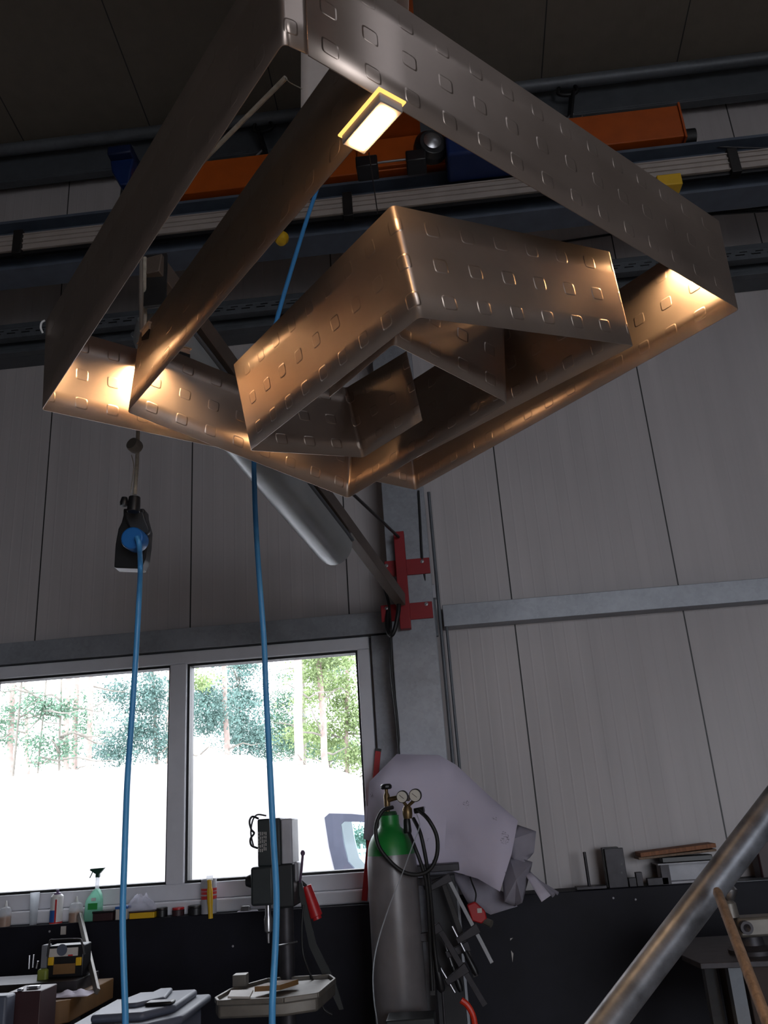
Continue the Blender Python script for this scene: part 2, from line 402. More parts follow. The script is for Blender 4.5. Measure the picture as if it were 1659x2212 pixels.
by = 4.4
t = empty('crane_runway_beam', (0, by, 4.92), 'long dark blue-grey runway beam carrying the orange crane, conductor rail on its face', 'beam')
MB().box(X0, X1, by-.1, by+.1, 4.92, 4.94).box(X0, X1, by-.1, by+.1, 5.285, 5.305).box(X0, X1, by-.006, by+.006, 4.94, 5.285).build('beam', 'beam', t)
MB().box(X0, X1, by-.025, by+.025, 5.305, 5.335).build('crane_rail', 'iron', t)
b = MB().box(X0, X1, by-.135, by-.10, 5.035, 5.15)
for z in (5.035, 5.08, 5.115, 5.15): b.box(X0, X1, by-.145, by-.135, z-.004, z+.004)
b.build('conductor_rail', 'alu', t)
MB().box(X0, X1, by-.125, by-.10, 5.005, 5.03).build('cover_strip', 'black', t)
for k, x in enumerate((-2.50, -.36, 2.02)):
    MB().box(x-.03, x+.03, by-.155, by-.09, 5.0, 5.18).build('rail_clamp', 'dsteel', t, bevel=.003)
MB().pxbox(1420, 375, 1474, 399, by-.2, .09).build('collector_block', 'yellow', t, bevel=.006)
o = MB().lathe(PY(608, 512, 4.2), [(.008, -.35), (.008, -.02), (.045, 0), (.045, .02), (.03, .05), (.0, .06)], (0, -.3, -1)).build('limit_switch', 'yellow')
tag(o, 'small round yellow limit switch hanging under the crane beam', 'switch')

# bridge crane
t = empty('bridge_crane', (.1, by, 5.34), 'orange overhead bridge crane with end carriage on the runway beam', 'crane')
cyf = by-.11
xa, xb = PY(300, 430, cyf).x, PY(1482, 305, cyf).x
MB().box(xa, xb, cyf, by+.11, 5.352, 5.60).build('end_carriage', 'orange', t, bevel=.006)
MB().box(xb, xb+.012, cyf-.01, by+.12, 5.335, 5.615).build('end_plate', 'orange', t)
MB().lathe((xb+.012, by, 5.43), [(.0, 0), (.055, 0), (.055, .09), (.0, .09)], (1, 0, 0)).build('buffer', 'rubber', t)
gx1 = PZ(912, 345, 5.62).x
MB().box(gx1-.34, gx1, RY+.3, by+.1, 5.60, 5.95).build('girder', 'orange', t, bevel=.006)
MB().box(gx1-.42, gx1+.16, cyf-.03, cyf-.005, 5.36, 5.58).build('joint_plate', 'orange', t, bevel=.004)
# travel motor beside the girder
c = PY(930, 320, 4.1)
MB().lathe(c+V((0, 0, 0)), [(0, -.04), (.09, -.04), (.105, -.02), (.105, .03), (.08, .06), (0, .06)], (.25, -1, -.1)).build('travel_wheel', 'black', t, bevel=.003)
MB().lathe(c+V((.01, -.05, 0)), [(0, 0), (.05, 0), (.055, .015), (.02, .03), (0, .03)], (.25, -1, -.1)).build('wheel_hub', 'steel', t)
MB().box(c.x+.09, c.x+.75, 4.02, 4.27, c.z-.14, c.z+.10).build('travel_motor', 'blue', t, bevel=.02)
p, q = PY(895, 342, 4.0), PY(812, 352, 4.0)
MB().tube([p, q], .007, 8).build('torque_rod', 'steel', t)
MB().box(p.x-.05, p.x+.07, 3.97, 4.1, p.z-.04, p.z+.04).build('coupling', 'black', t, bevel=.008)
MB().box(q.x-.12, q.x+.01, 3.97, 4.1, q.z-.04, q.z+.04).build('coupling', 'black', t, bevel=.008)
t = empty('hoist_motor', PY(262, 365, 4.2), 'blue motor unit with tapered underside hanging left below the roof', 'motor')
a = PY(262, 330, 4.2)
MB().box(a.x-.075, a.x+.085, 4.15, 4.35, a.z-.05, a.z+.02).build('cover', mat('dark_blue_cover', (14, 30, 66), .5), t, bevel=.01)
MB().prism([a+V((-.075, 0, -.052)), a+V((.085, 0, -.052)), a+V((.07, 0, -.15)), a+V((.06, 0, -.26)), a+V((-.0, 0, -.26)), a+V((-.06, 0, -.14))], (0, .15, 0)).build('housing', 'blue', t, bevel=.01)
MB().tube([a+V((0, .1, -.02)), (a.x*1.18, 5.0, a.z+.25)], .02, 10).build('hanger', 'dsteel', t)
# clamps gripping the overhead pipe
for (px, py, sx, lab) in ((568, 285, 1, 'black beam clamp with shackles hanging from the pipe beside the diagonal rod'),
                     (1238, 262, -1, 'black beam clamp with ring hanging from the pipe above the right side of the lamp')):
    c = PY(px, py-42*0, 4.55)
    t = empty('beam_clamp', c, lab, 'clamp')
    top = V((c.x*4.9/4.55, 4.9, 6.47))
    MB().tube(smooth([top+V((-.055, 0, .02)), top+V((-.07, 0, -.05)), top+V((0, 0, -.075)), top+V((.07, 0, -.05)), top+V((.055, 0, .02))], 4), .014, 8).build('jaw', 'black', t)
    MB().bar(top+V((-.03*sx, 0, -.06)), top+V((.03*sx, -.02, -.34)), .07, .02).build('strap', 'black', t, bevel=.004)
    MB().tube(smooth([top+V((.0, -.03, -.28)), top+V((-.05, -.03, -.34)), top+V((-.02, -.03, -.42)), top+V((.05, -.03, -.40)), top+V((.06, -.03, -.31))], 4), .01, 8).build('shackle', 'steel', t)
# rods and wires at the right
o = MB().tube([PY(1508, 316, 4.35), PY(1700, 322, 4.35)], .006, 8).build('wire_rope', 'iron')
tag(o, 'thin steel wire running right from the black buffer of the orange carriage', 'wire')
t = empty('cable_bundle', PY(1440, 470, 4.6), 'dark cables strung to the right below the runway beam', 'cable')
MB().pxbox(1395, 442, 1452, 478, 4.62, .06).build('junction_box', 'black', t, bevel=.005)
MB().pxtube([(1440, 458, 4.6), (1560, 459, 4.6), (1720, 440, 4.6)], .011).build('cable', 'black', t)
MB().pxtube([(1420, 474, 4.6), (1560, 462, 4.6), (1720, 452, 4.6)], .008).build('cable', 'black', t)
o = MB().tube([PY(1000, 555, 5.142), PY(1380, 497, 5.142)], .008, 8).build('wind_brace_rod', 'iron')
tag(o, 'thin dark rod behind the right side of the inner band', 'rod')

# column
t = empty('steel_column', (-.18, 4.97, 0), 'galvanised steel H-column standing against the far wall between window and right bay', 'column')
MB().box(-.31, -.05, 4.85, 4.864, 0, 6.3).build('front_flange', 'galv', t, bevel=.002)
MB().box(-.31, -.05, 5.03, 5.055, 0, 6.3).build('rear_flange', 'galv', t)
MB().box(-.186, -.174, 4.864, 5.03, 0, 6.3).build('web', 'galvd', t)
t = empty('conduit_run', (.0, 5.02, 2.3), 'thin grey conduit with junction box on the right flank of the column', 'conduit')
MB().tube([(-.02, 5.0, 1.04), (-.02, 5.0, 3.4)], .011, 10).build('conduit', 'galvd', t)
MB().tube([(.015, 5.04, 1.04), (.015, 5.04, 2.6)], .009, 10).build('conduit', 'galvd', t)
MB().pxbox(925, 1262, 941, 1292, 4.93, .05).build('junction_box', 'machl', t, bevel=.004)
MB().pxbox(925, 1292, 944, 1375, 4.95, .03).build('cover_channel', 'galvd', t, bevel=.004)
o = MB().pxtube([(828, 1262, 4.84), (842, 1320, 4.84), (846, 1450, 4.84), (858, 1560, 4.84), (868, 1700, 4.9)], .009).build('black_cable', 'rubber')
tag(o, 'black cable running down the left edge of the column from the red bracket', 'cable')
o = MB().pxtube([(904, 1060, 4.84), (908, 1130, 4.84), (912, 1204, 4.84), (920, 1268, 4.86), (922, 1320, 4.86), (934, 1370, 4.9), (946, 1500, 4.95), (955, 1680, 4.97)], .007).build('black_cable', 'rubber')
tag(o, 'thin black cable running down the right edge of the column', 'cable')

# ------------------------------------------------------------ red swing jib on the column
jb = empty('swing_jib', PY(870, 1300, 4.8), 'square steel swing arm with tie rod on a red column bracket', 'jib')
def pxplate(x0, y0, x1, y1, Y, dy, name, ma, par, bev=.003):
    return MB().pxbox(x0, y0, x1, y1, Y, dy).build(name, ma, par, bevel=bev)
pl1 = pxplate(831, 1208, 929, 1242, 4.835, .014, 'cross_plate', 'red', jb)
pl2 = pxplate(823, 1303, 935, 1339, 4.835, .014, 'cross_plate', 'red', jb)
pv = pxplate(857, 1147, 880, 1358, 4.775, .055, 'pivot_bar', 'red', jb)
for (x, y, pp) in ((835, 1222, pl1), (912, 1213, pl1), (835, 1314, pl2), (921, 1305, pl2)):
    MB().lathe(PY(x, y, 4.834), [(0, 0), (.011, 0), (.011, .004), (.006, .004), (.006, .012), (0, .012)], (0, -1, 0), 14).build('bolt', 'steel', pp)
A0, A1 = PY(866, 1296, 4.76), None
r = ray(330, 570); A1 = EYE + r*(2.3/math.hypot(r.x, r.y))
MB().bar(A0, A1, .055, .075).build('arm', mat('brown_grey_primer', (96, 84, 76), .5, .2), jb, bevel=.003)
MB().bar(A1-(A1-A0).normalized()*.02+V((0, 0, -.14)), A1-(A1-A0).normalized()*.02+V((0, 0, .05)), .012, .07).build('end_plate', 'dsteel', jb)
T0 = PY(861, 1160, 4.76)
MB().tube([T0, A0.lerp(A1, .62)+V((0, 0, .06))], .009, 8).build('tie_rod', 'dsteel', jb)
MB().pxtube([(862, 1296, 4.74), (860, 1325, 4.72), (852, 1362, 4.72), (843, 1372, 4.74), (836, 1352, 4.8), (838, 1320, 4.84)], .013).build('feed_cable', 'rubber', jb)
dA = (A1-A0).normalized()
sA, _, _ = frame(dA)
# long rounded light housing slung under the arm
t = empty('trough_light', A0.lerp(A1, .55)-V((0, 0, .1)), 'long rounded grey lamp housing slung under the swing arm', 'lamp')
q0, q1 = A0.lerp(A1, .30)+V((-.08, 0, -.07)), A0.lerp(A1, .955)+V((-.085, 0, -.085))
L = (q1-q0).length; N = 26; ax = (q1-q0).normalized(); s1, u1, _ = frame(ax)
prof = []
for k in range(N+1):
    f = k/N; e = min(f, 1-f)*L/.10; rr = 1 if e >= 1 else math.sqrt(max(0, 1-(1-e)**2))
    prof.append((f, rr))
b = MB(); rings = []
for f, rr in prof:
    c = q0.lerp(q1, f); ring = []
    for j in range(24):
        th = 2*math.pi*j/24; cxx, syy = math.cos(th)*.098*(.35+.65*rr), math.sin(th)
        hh = syy*(.105 if syy < 0 else .02)*(.25+.75*rr)
        ring.append(b.b.verts.new(c+s1*cxx+V((0, 0, hh))))
    rings.append(ring)
for r0, r1 in zip(rings, rings[1:]):
    for k in range(24): b.b.faces.new((r0[k], r0[(k+1) % 24], r1[(k+1) % 24], r1[k]))
b.b.faces.new(rings[0]); b.b.faces.new(rings[-1])
b.build('housing', 'trough', t)
b = MB()
for sg in (-1, 1): b.tube([q0.lerp(q1, .04)+s1*.098*sg+V((0, 0, .012)), q0.lerp(q1, .96)+s1*.098*sg+V((0, 0, .012))], .009, 8)
b.build('rim', 'galvd', t)
for f in (.08, .5, .92):
    c = q0.lerp(q1, f); MB().bar(c+V((.085, 0, .0)), c+V((.085, 0, .045)), .03, .012).build('hanger', 'dsteel', t)

# ------------------------------------------------------------ the folded sheet-steel pendant
H = .26
UPC = V((-.083, -.923, .376))
def cw(v): return EYE + rt*v[0]*H + dn*v[1]*H + fw*v[2]*H
def cpt(px, py, z): return V(((px-CX)/F*z, (py-CY)/F*z, z))
def band(name, corners, parent, rad=.012):
    """corners: (bottom px, bottom py, depth, top px, top py, top depth) along the sheet"""
    B = [cw(cpt(*c[:3])) for c in corners]; T = [cw(cpt(*c[3:])) for c in corners]
    pts = []
    for i in range(len(B)):
        if 0 < i < len(B)-1:
            def fil(P):
                a = P[i]+(P[i-1]-P[i]).normalized()*rad; c = P[i]+(P[i+1]-P[i]).normalized()*rad; out = []
                for k in range(7):
                    t = k/6; out.append(a*(1-t)**2+P[i]*2*t*(1-t)+c*t*t)
                return out
            pts += list(zip(fil(B), fil(T)))
        else: pts.append((B[i], T[i]))
        if i < len(B)-1:
            for k in range(1, 6):
                t = k/6; pts.append((B[i].lerp(B[i+1], t), T[i].lerp(T[i+1], t)))
    b = MB(); uvl = b.b.loops.layers.uv.new('UVMap'); NV = 4; u = 0; cols = []
    for i, (p, q) in enumerate(pts):
        if i: u += (p-pts[i-1][0]).length
        cols.append([(b.b.verts.new(p.lerp(q, j/NV)), u, .26*j/NV) for j in range(NV+1)])
    for c0, c1 in zip(cols, cols[1:]):
        for j in range(NV):
            q4 = (c0[j], c1[j], c1[j+1], c0[j+1]); f = b.b.faces.new([q[0] for q in q4])
            for lp, q in zip(f.loops, q4): lp[uvl].uv = (q[1], q[2])
    return b.build(name, 'sheet', parent, thick=.002)
ctr = cw(cpt(829, 560, 8.3))
PEN = empty('pendant_lamp', ctr, 'large pendant lamp of folded embossed sheet steel in nested square spirals with warm light panels', 'lamp')
# outer square: starts under the overlap beside the near corner, right, far, left, near corner and a short flange
o1 = band('outer_band', [(666, 120, 5.06, 655, -130, 5.43), (1597, 668, 7.852, 1556, 480, 8.23), (898, 1058, 11.4, 886, 925, 11.78),
                    (90, 885, 8.484, 98, 697, 8.86), (611, 93, 4.932, 598, -147, 5.30), (664, 117, 5.045, 653, -133, 5.415)], PEN)
# middle spiral
o2 = band('middle_band', [(880, 185, 5.75, 884, -92, 6.19), (275, 890, 8.397, 299, 728, 8.834), (752, 1076, 9.811, 764, 918, 10.25),
                     (1097, 870, 7.836, 1090, 684, 8.27), (850, 743, 7.158, 853, 552, 7.6), (712, 858, 7.915, 713, 690, 8.35)], PEN)
k3 = .87
o3 = band('inner_band', [(872, 1003, 11.0*k3, 850, 848, 11.2*k3), (1370, 746, 8.254*k3, 1320, 545, 8.46*k3), (905, 685, 6.766*k3, 847, 443, 6.97*k3),
                    (540, 973, 9.555*k3, 503, 790, 9.76*k3), (785, 988, 10.47*k3, 748, 838, 10.68*k3), (912, 908, 9.518*k3, 878, 759, 9.72*k3)], PEN)
o4 = band('joint_plate', [(650, 360, 7.4, 650, 60, 7.8), (760, 300, 7.6, 760, 60, 8.0)], PEN); o4.data.materials[0] = m['alu']
# light panels
def panel(c, along, length, width, parent=PEN, em='lit', glow=False, skirt=0):
    c = V(c); a = V(along); a.z = 0; a.normalize(); s = V((-a.y, a.x, 0))
    def slab(l, w, z0, z1):
        P = [c+a*i*l/2+s*j*w/2 for i, j in ((-1, -1), (1, -1), (1, 1), (-1, 1))]
        return MB().hexa([p+V((0, 0, z0)) for p in P]+[p+V((0, 0, z1)) for p in P])
    h = slab(length, width, .004, .022).build('light_panel', 'alu', parent, bevel=.002)
    slab(length+.008, width+.008, .022, .025).build('back_plate', 'hot' if glow else 'alu', h)  # glow line round the visible panel put into the plate, which is no lamp
    slab(length-.02, width-.018, 0, .0038).build('diffuser', em, h, bevel=.001)
    if skirt:
        b = MB()
        for sg in (-1, 1):
            b.bar(c+s*sg*(width/2-.0015)-a*length/2-V((0, 0, skirt/2-.004)), c+s*sg*(width/2-.0015)+a*length/2-V((0, 0, skirt/2-.004)), .003, skirt)
            b.bar(c+a*sg*(length/2-.0015)-s*width/2-V((0, 0, skirt/2-.004)), c+a*sg*(length/2-.0015)+s*width/2-V((0, 0, skirt/2-.004)), .003, skirt)
        b.build('added_baffle', 'black', h, smoothf=False)  # unseen flanges added to keep panel light off the inner band
    return h
def mid(px, py, Z): return PZ(px, py, Z)
zl = 2.505
e0, e1 = mid(842, 240, zl), mid(768, 323, zl)
cdir = (e0-e1); c1 = (e0+e1)/2
panel(c1, cdir, cdir.length+.012, .044, PEN, 'led', True)
B1 = [cw(cpt(*c)) for c in ((666, 120, 5.06), (1597, 668, 7.852), (898, 1058, 11.4), (90, 885, 8.484), (611, 93, 4.932))]
B2 = [cw(cpt(*c)) for c in ((880, 185, 5.75), (275, 890, 8.397), (752, 1076, 9.811), (1097, 870, 7.836), (850, 743, 7.158))]
up = V((0, 0, 1))
T1 = [cw(cpt(*c)) for c in ((655, -130, 5.43), (1556, 480, 8.23), (886, 925, 11.78), (98, 697, 8.86))]
T2 = [cw(cpt(*c)) for c in ((884, -92, 6.19), (299, 728, 8.834), (764, 918, 10.25), (1090, 684, 8.27))]
def inner(Bc, Tc, i, j, f, off, z, ln=.2, em='lit', sk=0):    # a panel lying along edge i-j of a band, off metres to the inside
    a = Bc[j]-Bc[i]; a.z = 0; a.normalize(); s = V((-a.y, a.x, 0)); cen = (Bc[0]+Bc[1]+Bc[2]+Bc[3])/4
    p = Bc[i].lerp(Bc[j], f).lerp(Tc[i].lerp(Tc[j], f), z)
    if s.dot(cen-p) < 0: s = -s
    q = p+s*off; panel(q, a, ln, .05, PEN, em, False, sk)
T1.append(cw(cpt(598, -147, 5.30)))
inner(B1, T1, 1, 2, .075, .05, .95, .12, 'hotlamp', .02)
inner(B1, T1, 1, 0, .10, .04, .93, .14, 'midlamp', .03)
inner(B2, T2, 1, 2, .055, .055, .93, .08, 'hotlamp', .035)
inner(B2, T2, 1, 0, .10, .035, .9, .12, 'midlamp', .035)  # extra unseen panel, added to brighten the middle band's far left face
inner(B1, T1, 3, 4, .10, .04, .9, .14, 'midlamp', .035)  # another unseen panel, added for more brightness on the outer band's far left side
inner(B1, T1, 3, 2, .25, .05, .93, .14, 'hotlamp', .03)
inner(B1, T1, 0, 1, .12, .06, .55, .16, 'midlamp')
inner(B2, T2, 2, 3, .30, -.05, .7, .16, 'led')
B3 = [cw(cpt(540, 973, 9.555*.87)), cw(cpt(785, 988, 10.47*.87)), cw(cpt(905, 685, 6.766*.87)), cw(cpt(1370, 746, 8.254*.87))]
T3 = [cw(cpt(503, 790, 9.76*.87)), cw(cpt(748, 838, 10.68*.87))]
inner(B3, T3, 0, 1, .62, -.05, .85, .12, 'led', .02)
# suspension
t = empty('suspension_rod', PY(620, 165, 2.2), 'pale braided rope slanting behind the dark left band of the lamp', 'rope')
MB().tube([PD(617, 168, 2.1), PD(452, 334, 2.3), PD(436, 352, 2.32)], .0065, 8).build('rope', 'rope', t)
MB().tube(smooth([PD(617, 168, 2.1), PD(626, 178, 2.05), PD(652, 192, 1.9)], 4), .0012, 6).build('tie_thread', 'rope', t)
o = MB().tube([PD(797, 330, 1.66), PD(816, 462, 1.95)], .0013, 6).build('suspension_wire', 'iron')
tag(o, 'thin suspension wire between light panel and inner steel band', 'wire')
for f in (.25, .5, .75): pass
o = MB().tube([cw(cpt(748, -60, 5.9)), (gx1-.2, 1.2, 5.598)], .004, 8).build('suspension_chain', 'steel')
tag(o, 'steel cable carrying the pendant lamp from the orange crane girder', 'wire')
o = MB().tube(smooth([PD(97, 692, 2.28), PD(90, 697, 2.28), PD(88, 708, 2.28), PD(92, 719, 2.28)], 4), .0028, 8).build('wire_hook', 'white')
tag(o, 'small white wire hook on the left corner of the outer band', 'hook')

# ------------------------------------------------------------ hanging socket, cords and hose
D = lambda x, y, r_: (lambda r: EYE + r*(r_/math.hypot(r.x, r.y)))(ray(x, y))
hs = empty('hanging_socket', D(285, 1150, 2.55), 'black hanging power socket on a grey cord below the left of the lamp', 'socket')
MB().tube(smooth([D(313, 556, 2.3), D(312, 620, 2.32), D(313, 690, 2.38), D(300, 800, 2.45), D(298, 935, 2.52), D(296, 1000, 2.54), D(291, 1068, 2.55)], 6), .0062, 10).build('cord', 'rope', hs)
MB().tube(smooth([D(306, 556, 2.32), D(305, 640, 2.32), D(306, 712, 2.38)], 6), .007, 8).build('safety_rope', mat('dark_rope', (110, 100, 92), .8), hs)
c = D(291, 963, 2.5)
MB().lathe(c, [(0, -.016), (.02, -.016), (.023, -.008), (.023, .008), (.02, .016), (0, .016)], (-.35, -1, .25)).build('cord_weight', mat('grey_ball', (108, 104, 98), .7), hs)
MB().tube(smooth([D(284, 983, 2.54), D(289, 1010, 2.54), D(282, 1064, 2.55)], 4), .0018, 6).build('string', 'rope', hs)
c = D(284, 1100, 2.55)
MB().lathe(D(288, 1106, 2.55), [(.0, 0), (.02, 0), (.02, .02), (.018, .05), (.0, .05)], (.05, 0, 1), 14).build('gland', 'black', hs, bevel=.002)
MB().lathe(D(268, 1085, 2.55), [(.0, -.012), (.011, -.012), (.013, .0), (.009, .016), (.0, .016)], (.05, 0, 1), 10).build('spring_cap', 'black', hs)
def loft(secs, name, ma, par, dy=.05, Y=2.5, bev=.006):
    """front outline given as image rows (y, x0, x1), extruded in depth"""
    l = [PD(x0, y, Y) for y, x0, x1 in secs]; r = [PD(x1, y, Y) for y, x0, x1 in secs]
    ext = V((fw.x, fw.y, 0)).normalized()*dy
    return MB().prism(l+r[::-1], ext).build(name, ma, par, bevel=bev)
ZS = 2.70
loft([(1098, 266, 311), (1112, 266, 312), (1128, 262, 316), (1142, 255, 320), (1175, 249, 318), (1205, 247, 314), (1226, 246, 306), (1228, 300, 304)], 'housing', 'black', hs, .055, ZS)
loft([(1104, 267, 309), (1122, 272, 314), (1138, 279, 321), (1146, 284, 323), (1152, 288, 319), (1153, 290, 316)], 'hinged_cover', mat('dark_grey_flap', (40, 40, 43), .5), hs, .02, ZS-.03, .008)
MB().pxbox(249, 1168, 255, 1180, 2.62, .004).build('rating_label', 'label', hs)
cord = empty('extension_cord', D(300, 1170, 2.52), 'blue extension cord plugged into the black hanging socket, dropping past the window', 'cord')
plg = MB().lathe(PD(291, 1166, ZS-.045), [(0, -.03), (.034, -.03), (.037, -.02), (.037, .03), (0, .03)], (fw.x, fw.y, .1)).build('plug', 'bplug', cord, bevel=.003)
MB().tube(smooth([PD(296, 1160, ZS-.09), PD(301, 1180, ZS-.1), PD(303, 1230, ZS-.05), D(300, 1300, 2.5), D(292, 1440, 2.5), D(284, 1560, 2.5), D(275, 1690, 2.48), D(269, 1850, 2.46), D(265, 1980, 2.45), D(267, 2080, 2.44), D(271, 2212, 2.43), D(272, 2400, 2.45), D(275, 2700, 2.5)], 8),
          .0082, 12).build('cable', 'bcable', cord)
hose = empty('air_hose', D(590, 2000, 2.9), 'blue air hose hanging from above, dropping past the drill press', 'hose')
hp = [(718, 300, 3.3), (685, 408, 3.25), (664, 470, 3.2), (630, 580, 3.12), (600, 683, 3.1), (566, 820, 3.05), (550, 960, 3.05), (550, 1060, 3.0), (556, 1190, 2.95), (570, 1380, 2.9),
      (574, 1480, 2.85), (583, 1660, 2.8), (590, 1800, 2.78), (597, 1930, 2.75), (595, 2040, 2.72), (589, 2150, 2.7), (588, 2212, 2.7), (588, 2400, 2.7), (590, 2650, 2.7)]
MB().tube(smooth([D(760, 150, 3.3)]+[D(*p) for p in hp], 6), .0098, 12).build('tube', 'bcable', hose)

#PART2
# ------------------------------------------------------------ things on the window side of the ledge
LZ = 1.031
def spot(px, py, Y): p = PY(px, py, Y); return V((p.x, Y, LZ))
def hgt(px, ytop, Y): return PY(px, ytop, Y).z - LZ
def bottle(px, ytop, r, label, group=None, liquid=None, Y=4.985):
    b0 = spot(px, 1985, Y); h = hgt(px, ytop, Y)
    t = empty('glue_bottle', b0, label, 'bottle', group)
    MB().lathe(b0, [(0, 0), (r, 0), (r, h*.62), (r*.8, h*.72), (r*.25, h*.78), (0, h*.78)], n=20).build('body', 'clear', t)
    if liquid: MB().lathe(b0, [(0, .002), (r*.96, .002), (r*.96, h*.38), (0, h*.38)], n=20).build('contents', liquid, t)
    MB().lathe(b0+V((0, 0, h*.78)), [(0, 0), (r*.3, 0), (r*.12, h*.22), (0, h*.22)], n=14).build('nozzle', 'white', t)
    return t
bottle(11, 1946, .032, 'milky glue bottle with pointed tip at the far left of the window ledge', liquid='amber')
bottle(163, 1936, .037, 'milky glue bottle with amber contents standing right of the spray can', liquid='amber')
b0 = spot(72, 1985, 4.985); h = hgt(72, 1928, 4.985)
o = MB().lathe(b0, [(0, 0), (.019, 0), (.026, h), (.023, h), (.017, .005), (0, .005)], n=20).build('plastic_tube', 'clear')
tag(o, 'tall open clear plastic tube left of the spray can', 'tube')
b0 = spot(121, 1985, 4.985); h = hgt(121, 1922, 4.985)
t = empty('spray_can', b0, 'white spray can with red stripe and blue label on the window ledge', 'can')
MB().lathe(b0, [(0, 0), (.034, 0), (.034, h*.8), (.026, h*.86), (0, h*.86)]).build('body', 'white', t)
MB().lathe(b0+V((0, 0, h*.86)), [(0, 0), (.02, 0), (.018, h*.05), (.008, h*.07), (.008, h*.14), (0, h*.14)]).build('cap', mat('violet_cap', (90, 70, 110), .4), t)
b = MB()
for k in range(9):
    a0, a1 = R_(-150+k*8), R_(-150+(k+1)*8)
    b.hexa([b0+V((.0345*math.cos(a), .0345*math.sin(a), z)) for a, z in ((a0, h*.05), (a1, h*.05))] + [b0+V((.0352*math.cos(a), .0352*math.sin(a), h*.05)) for a in (a1, a0)] +
           [b0+V((.0345*math.cos(a), .0345*math.sin(a), h*.4)) for a in (a0, a1)] + [b0+V((.0352*math.cos(a), .0352*math.sin(a), h*.4)) for a in (a1, a0)])
b.build('label', 'lblue', t)
MB().box(b0.x+.006, b0.x+.014, b0.y-.036, b0.y-.03, LZ+.004, LZ+h*.72).build('stripe', 'reds', t)
MB().lathe(b0+V((0, 0, .001)), [(0, 0), (.0348, 0), (.0348, .008), (0, .008)]).build('bottom_ring', 'reds', t)
b0 = spot(200, 1985, 4.985); h = hgt(200, 1876, 4.985)
t = empty('trigger_bottle', b0, 'pale green trigger spray bottle with green label and dark green head', 'bottle')
MB().prism([b0+V((x, -.02, z*h)) for x, z in ((-.047, 0), (.047, 0), (.047, .36), (.04, .5), (.026, .6), (.012, .62), (.0, .58), (-.04, .4))], (0, .05, 0)).build('body', 'cgreen', t, bevel=.008)
MB().lathe(b0+V((.016, .005, h*.6)), [(0, 0), (.011, 0), (.011, h*.23), (0, h*.23)], n=14).build('neck', 'clear', t)
c = b0+V((.006, .005, h*.82))
MB().box(c.x, c.x+.022, c.y-.011, c.y+.011, c.z, c.z+h*.07).build('collar', mat('dark_green_plastic', (22, 62, 48), .4), t, bevel=.003)
MB().prism([c+V((x, -.011, z)) for x, z in ((.0, h*.07), (.022, h*.07), (.05, h*.175), (.05, h*.18), (-.03, h*.175), (-.034, h*.15))], (0, .022, 0)).build('head', 'dark_green_plastic' if False else bpy.data.materials['dark_green_plastic'], t, bevel=.003)
MB().tube([c+V((-.018, 0, h*.14)), c+V((-.026, 0, h*.07)), c+V((-.036, 0, h*.0))], .003, 8).build('trigger', bpy.data.materials['dark_green_plastic'], t)
MB().box(b0.x-.022, b0.x+.032, b0.y-.0215, b0.y-.019, LZ+h*.22, LZ+h*.34).build('label', 'lgreen', t)
MB().box(b0.x-.004, b0.x+.022, b0.y-.0215, b0.y-.019, LZ+h*.38, LZ+h*.44).build('label', 'white', t)
def small_box(px0, px1, ytop, Y, dy, name, ma, label, cat, lid=None):
    a, c = spot(px0, 1980, Y), spot(px1, 1980, Y); h = hgt((px0+px1)/2, ytop, Y)
    t = empty(name, ((a.x+c.x)/2, Y, LZ), label, cat)
    MB().box(a.x, c.x, Y, Y+dy, LZ, LZ+h*.8).build('body', ma, t, bevel=.003)
    MB().box(a.x-.003, c.x+.003, Y-.003, Y+dy+.003, LZ+h*.8, LZ+h).build('lid', lid or ma, t, bevel=.002)
small_box(200, 243, 1968, 4.953, .06, 'flat_case', 'brown', 'dark red flat case lying right of the green spray bottle', 'case', 'black')
small_box(249, 274, 1958, 4.953, .05, 'small_carton', 'label', 'small white carton behind the blue cord on the window ledge', 'box', 'lblue')
small_box(279, 333, 1968, 4.953, .07, 'open_tin_tray', 'yellow', 'low yellow tray with dark rim under a clear plastic bag', 'tray', 'brown')
b0 = spot(303, 1985, 4.985)
h0 = hgt(303, 1967, 4.985)
rnd = random.Random(5)
b = MB()
def bagf(u, v):
    th = u*2*math.pi; rr = (.085-.055*v**1.5)*(1+.25*math.sin(th*5+v*4)*(.3+v))
    return V((b0.x+rr*math.cos(th), b0.y+.0+rr*.35*math.sin(th), LZ+h0+.002+.075*v+.012*math.sin(th*3)*v))
b.grid(bagf, 30, 7); o = b.build('plastic_bag', 'film'); tag(o, 'crumpled clear plastic bag lying on the yellow tray', 'bag')
for px, yt, r, ma, lab in ((350, 1960, .03, 'black', 'black jar standing left of the brown jar on the ledge'), (385, 1960, .033, 'brown', 'brown jar with red rim between two black jars'),
                           (423, 1955, .042, 'black', 'wide black jar left of the red and white can')):
    b0 = spot(px, 1980, 4.995); h = hgt(px, yt, 4.995)
    t = empty('jar', b0, lab, 'jar')
    MB().lathe(b0, [(0, 0), (r, 0), (r*1.02, h*.7), (r*.9, h*.75), (0, h*.75)], n=22).build('body', ma, t)
    MB().lathe(b0+V((0, 0, h*.75)), [(0, 0), (r, 0), (r, h*.22), (r*.9, h*.25), (0, h*.25)], n=22).build('lid', 'dsteel' if ma == 'black' else 'redp', t)
b0 = spot(451, 1980, 5.0); h = hgt(451, 1899, 5.0)
t = empty('can', b0, 'red and white can standing behind the yellow brush handle', 'can')
MB().lathe(b0, [(0, 0), (.043, 0), (.043, h), (.04, h), (.04, h-.004), (0, h-.004)], n=26).build('body', 'machl', t)
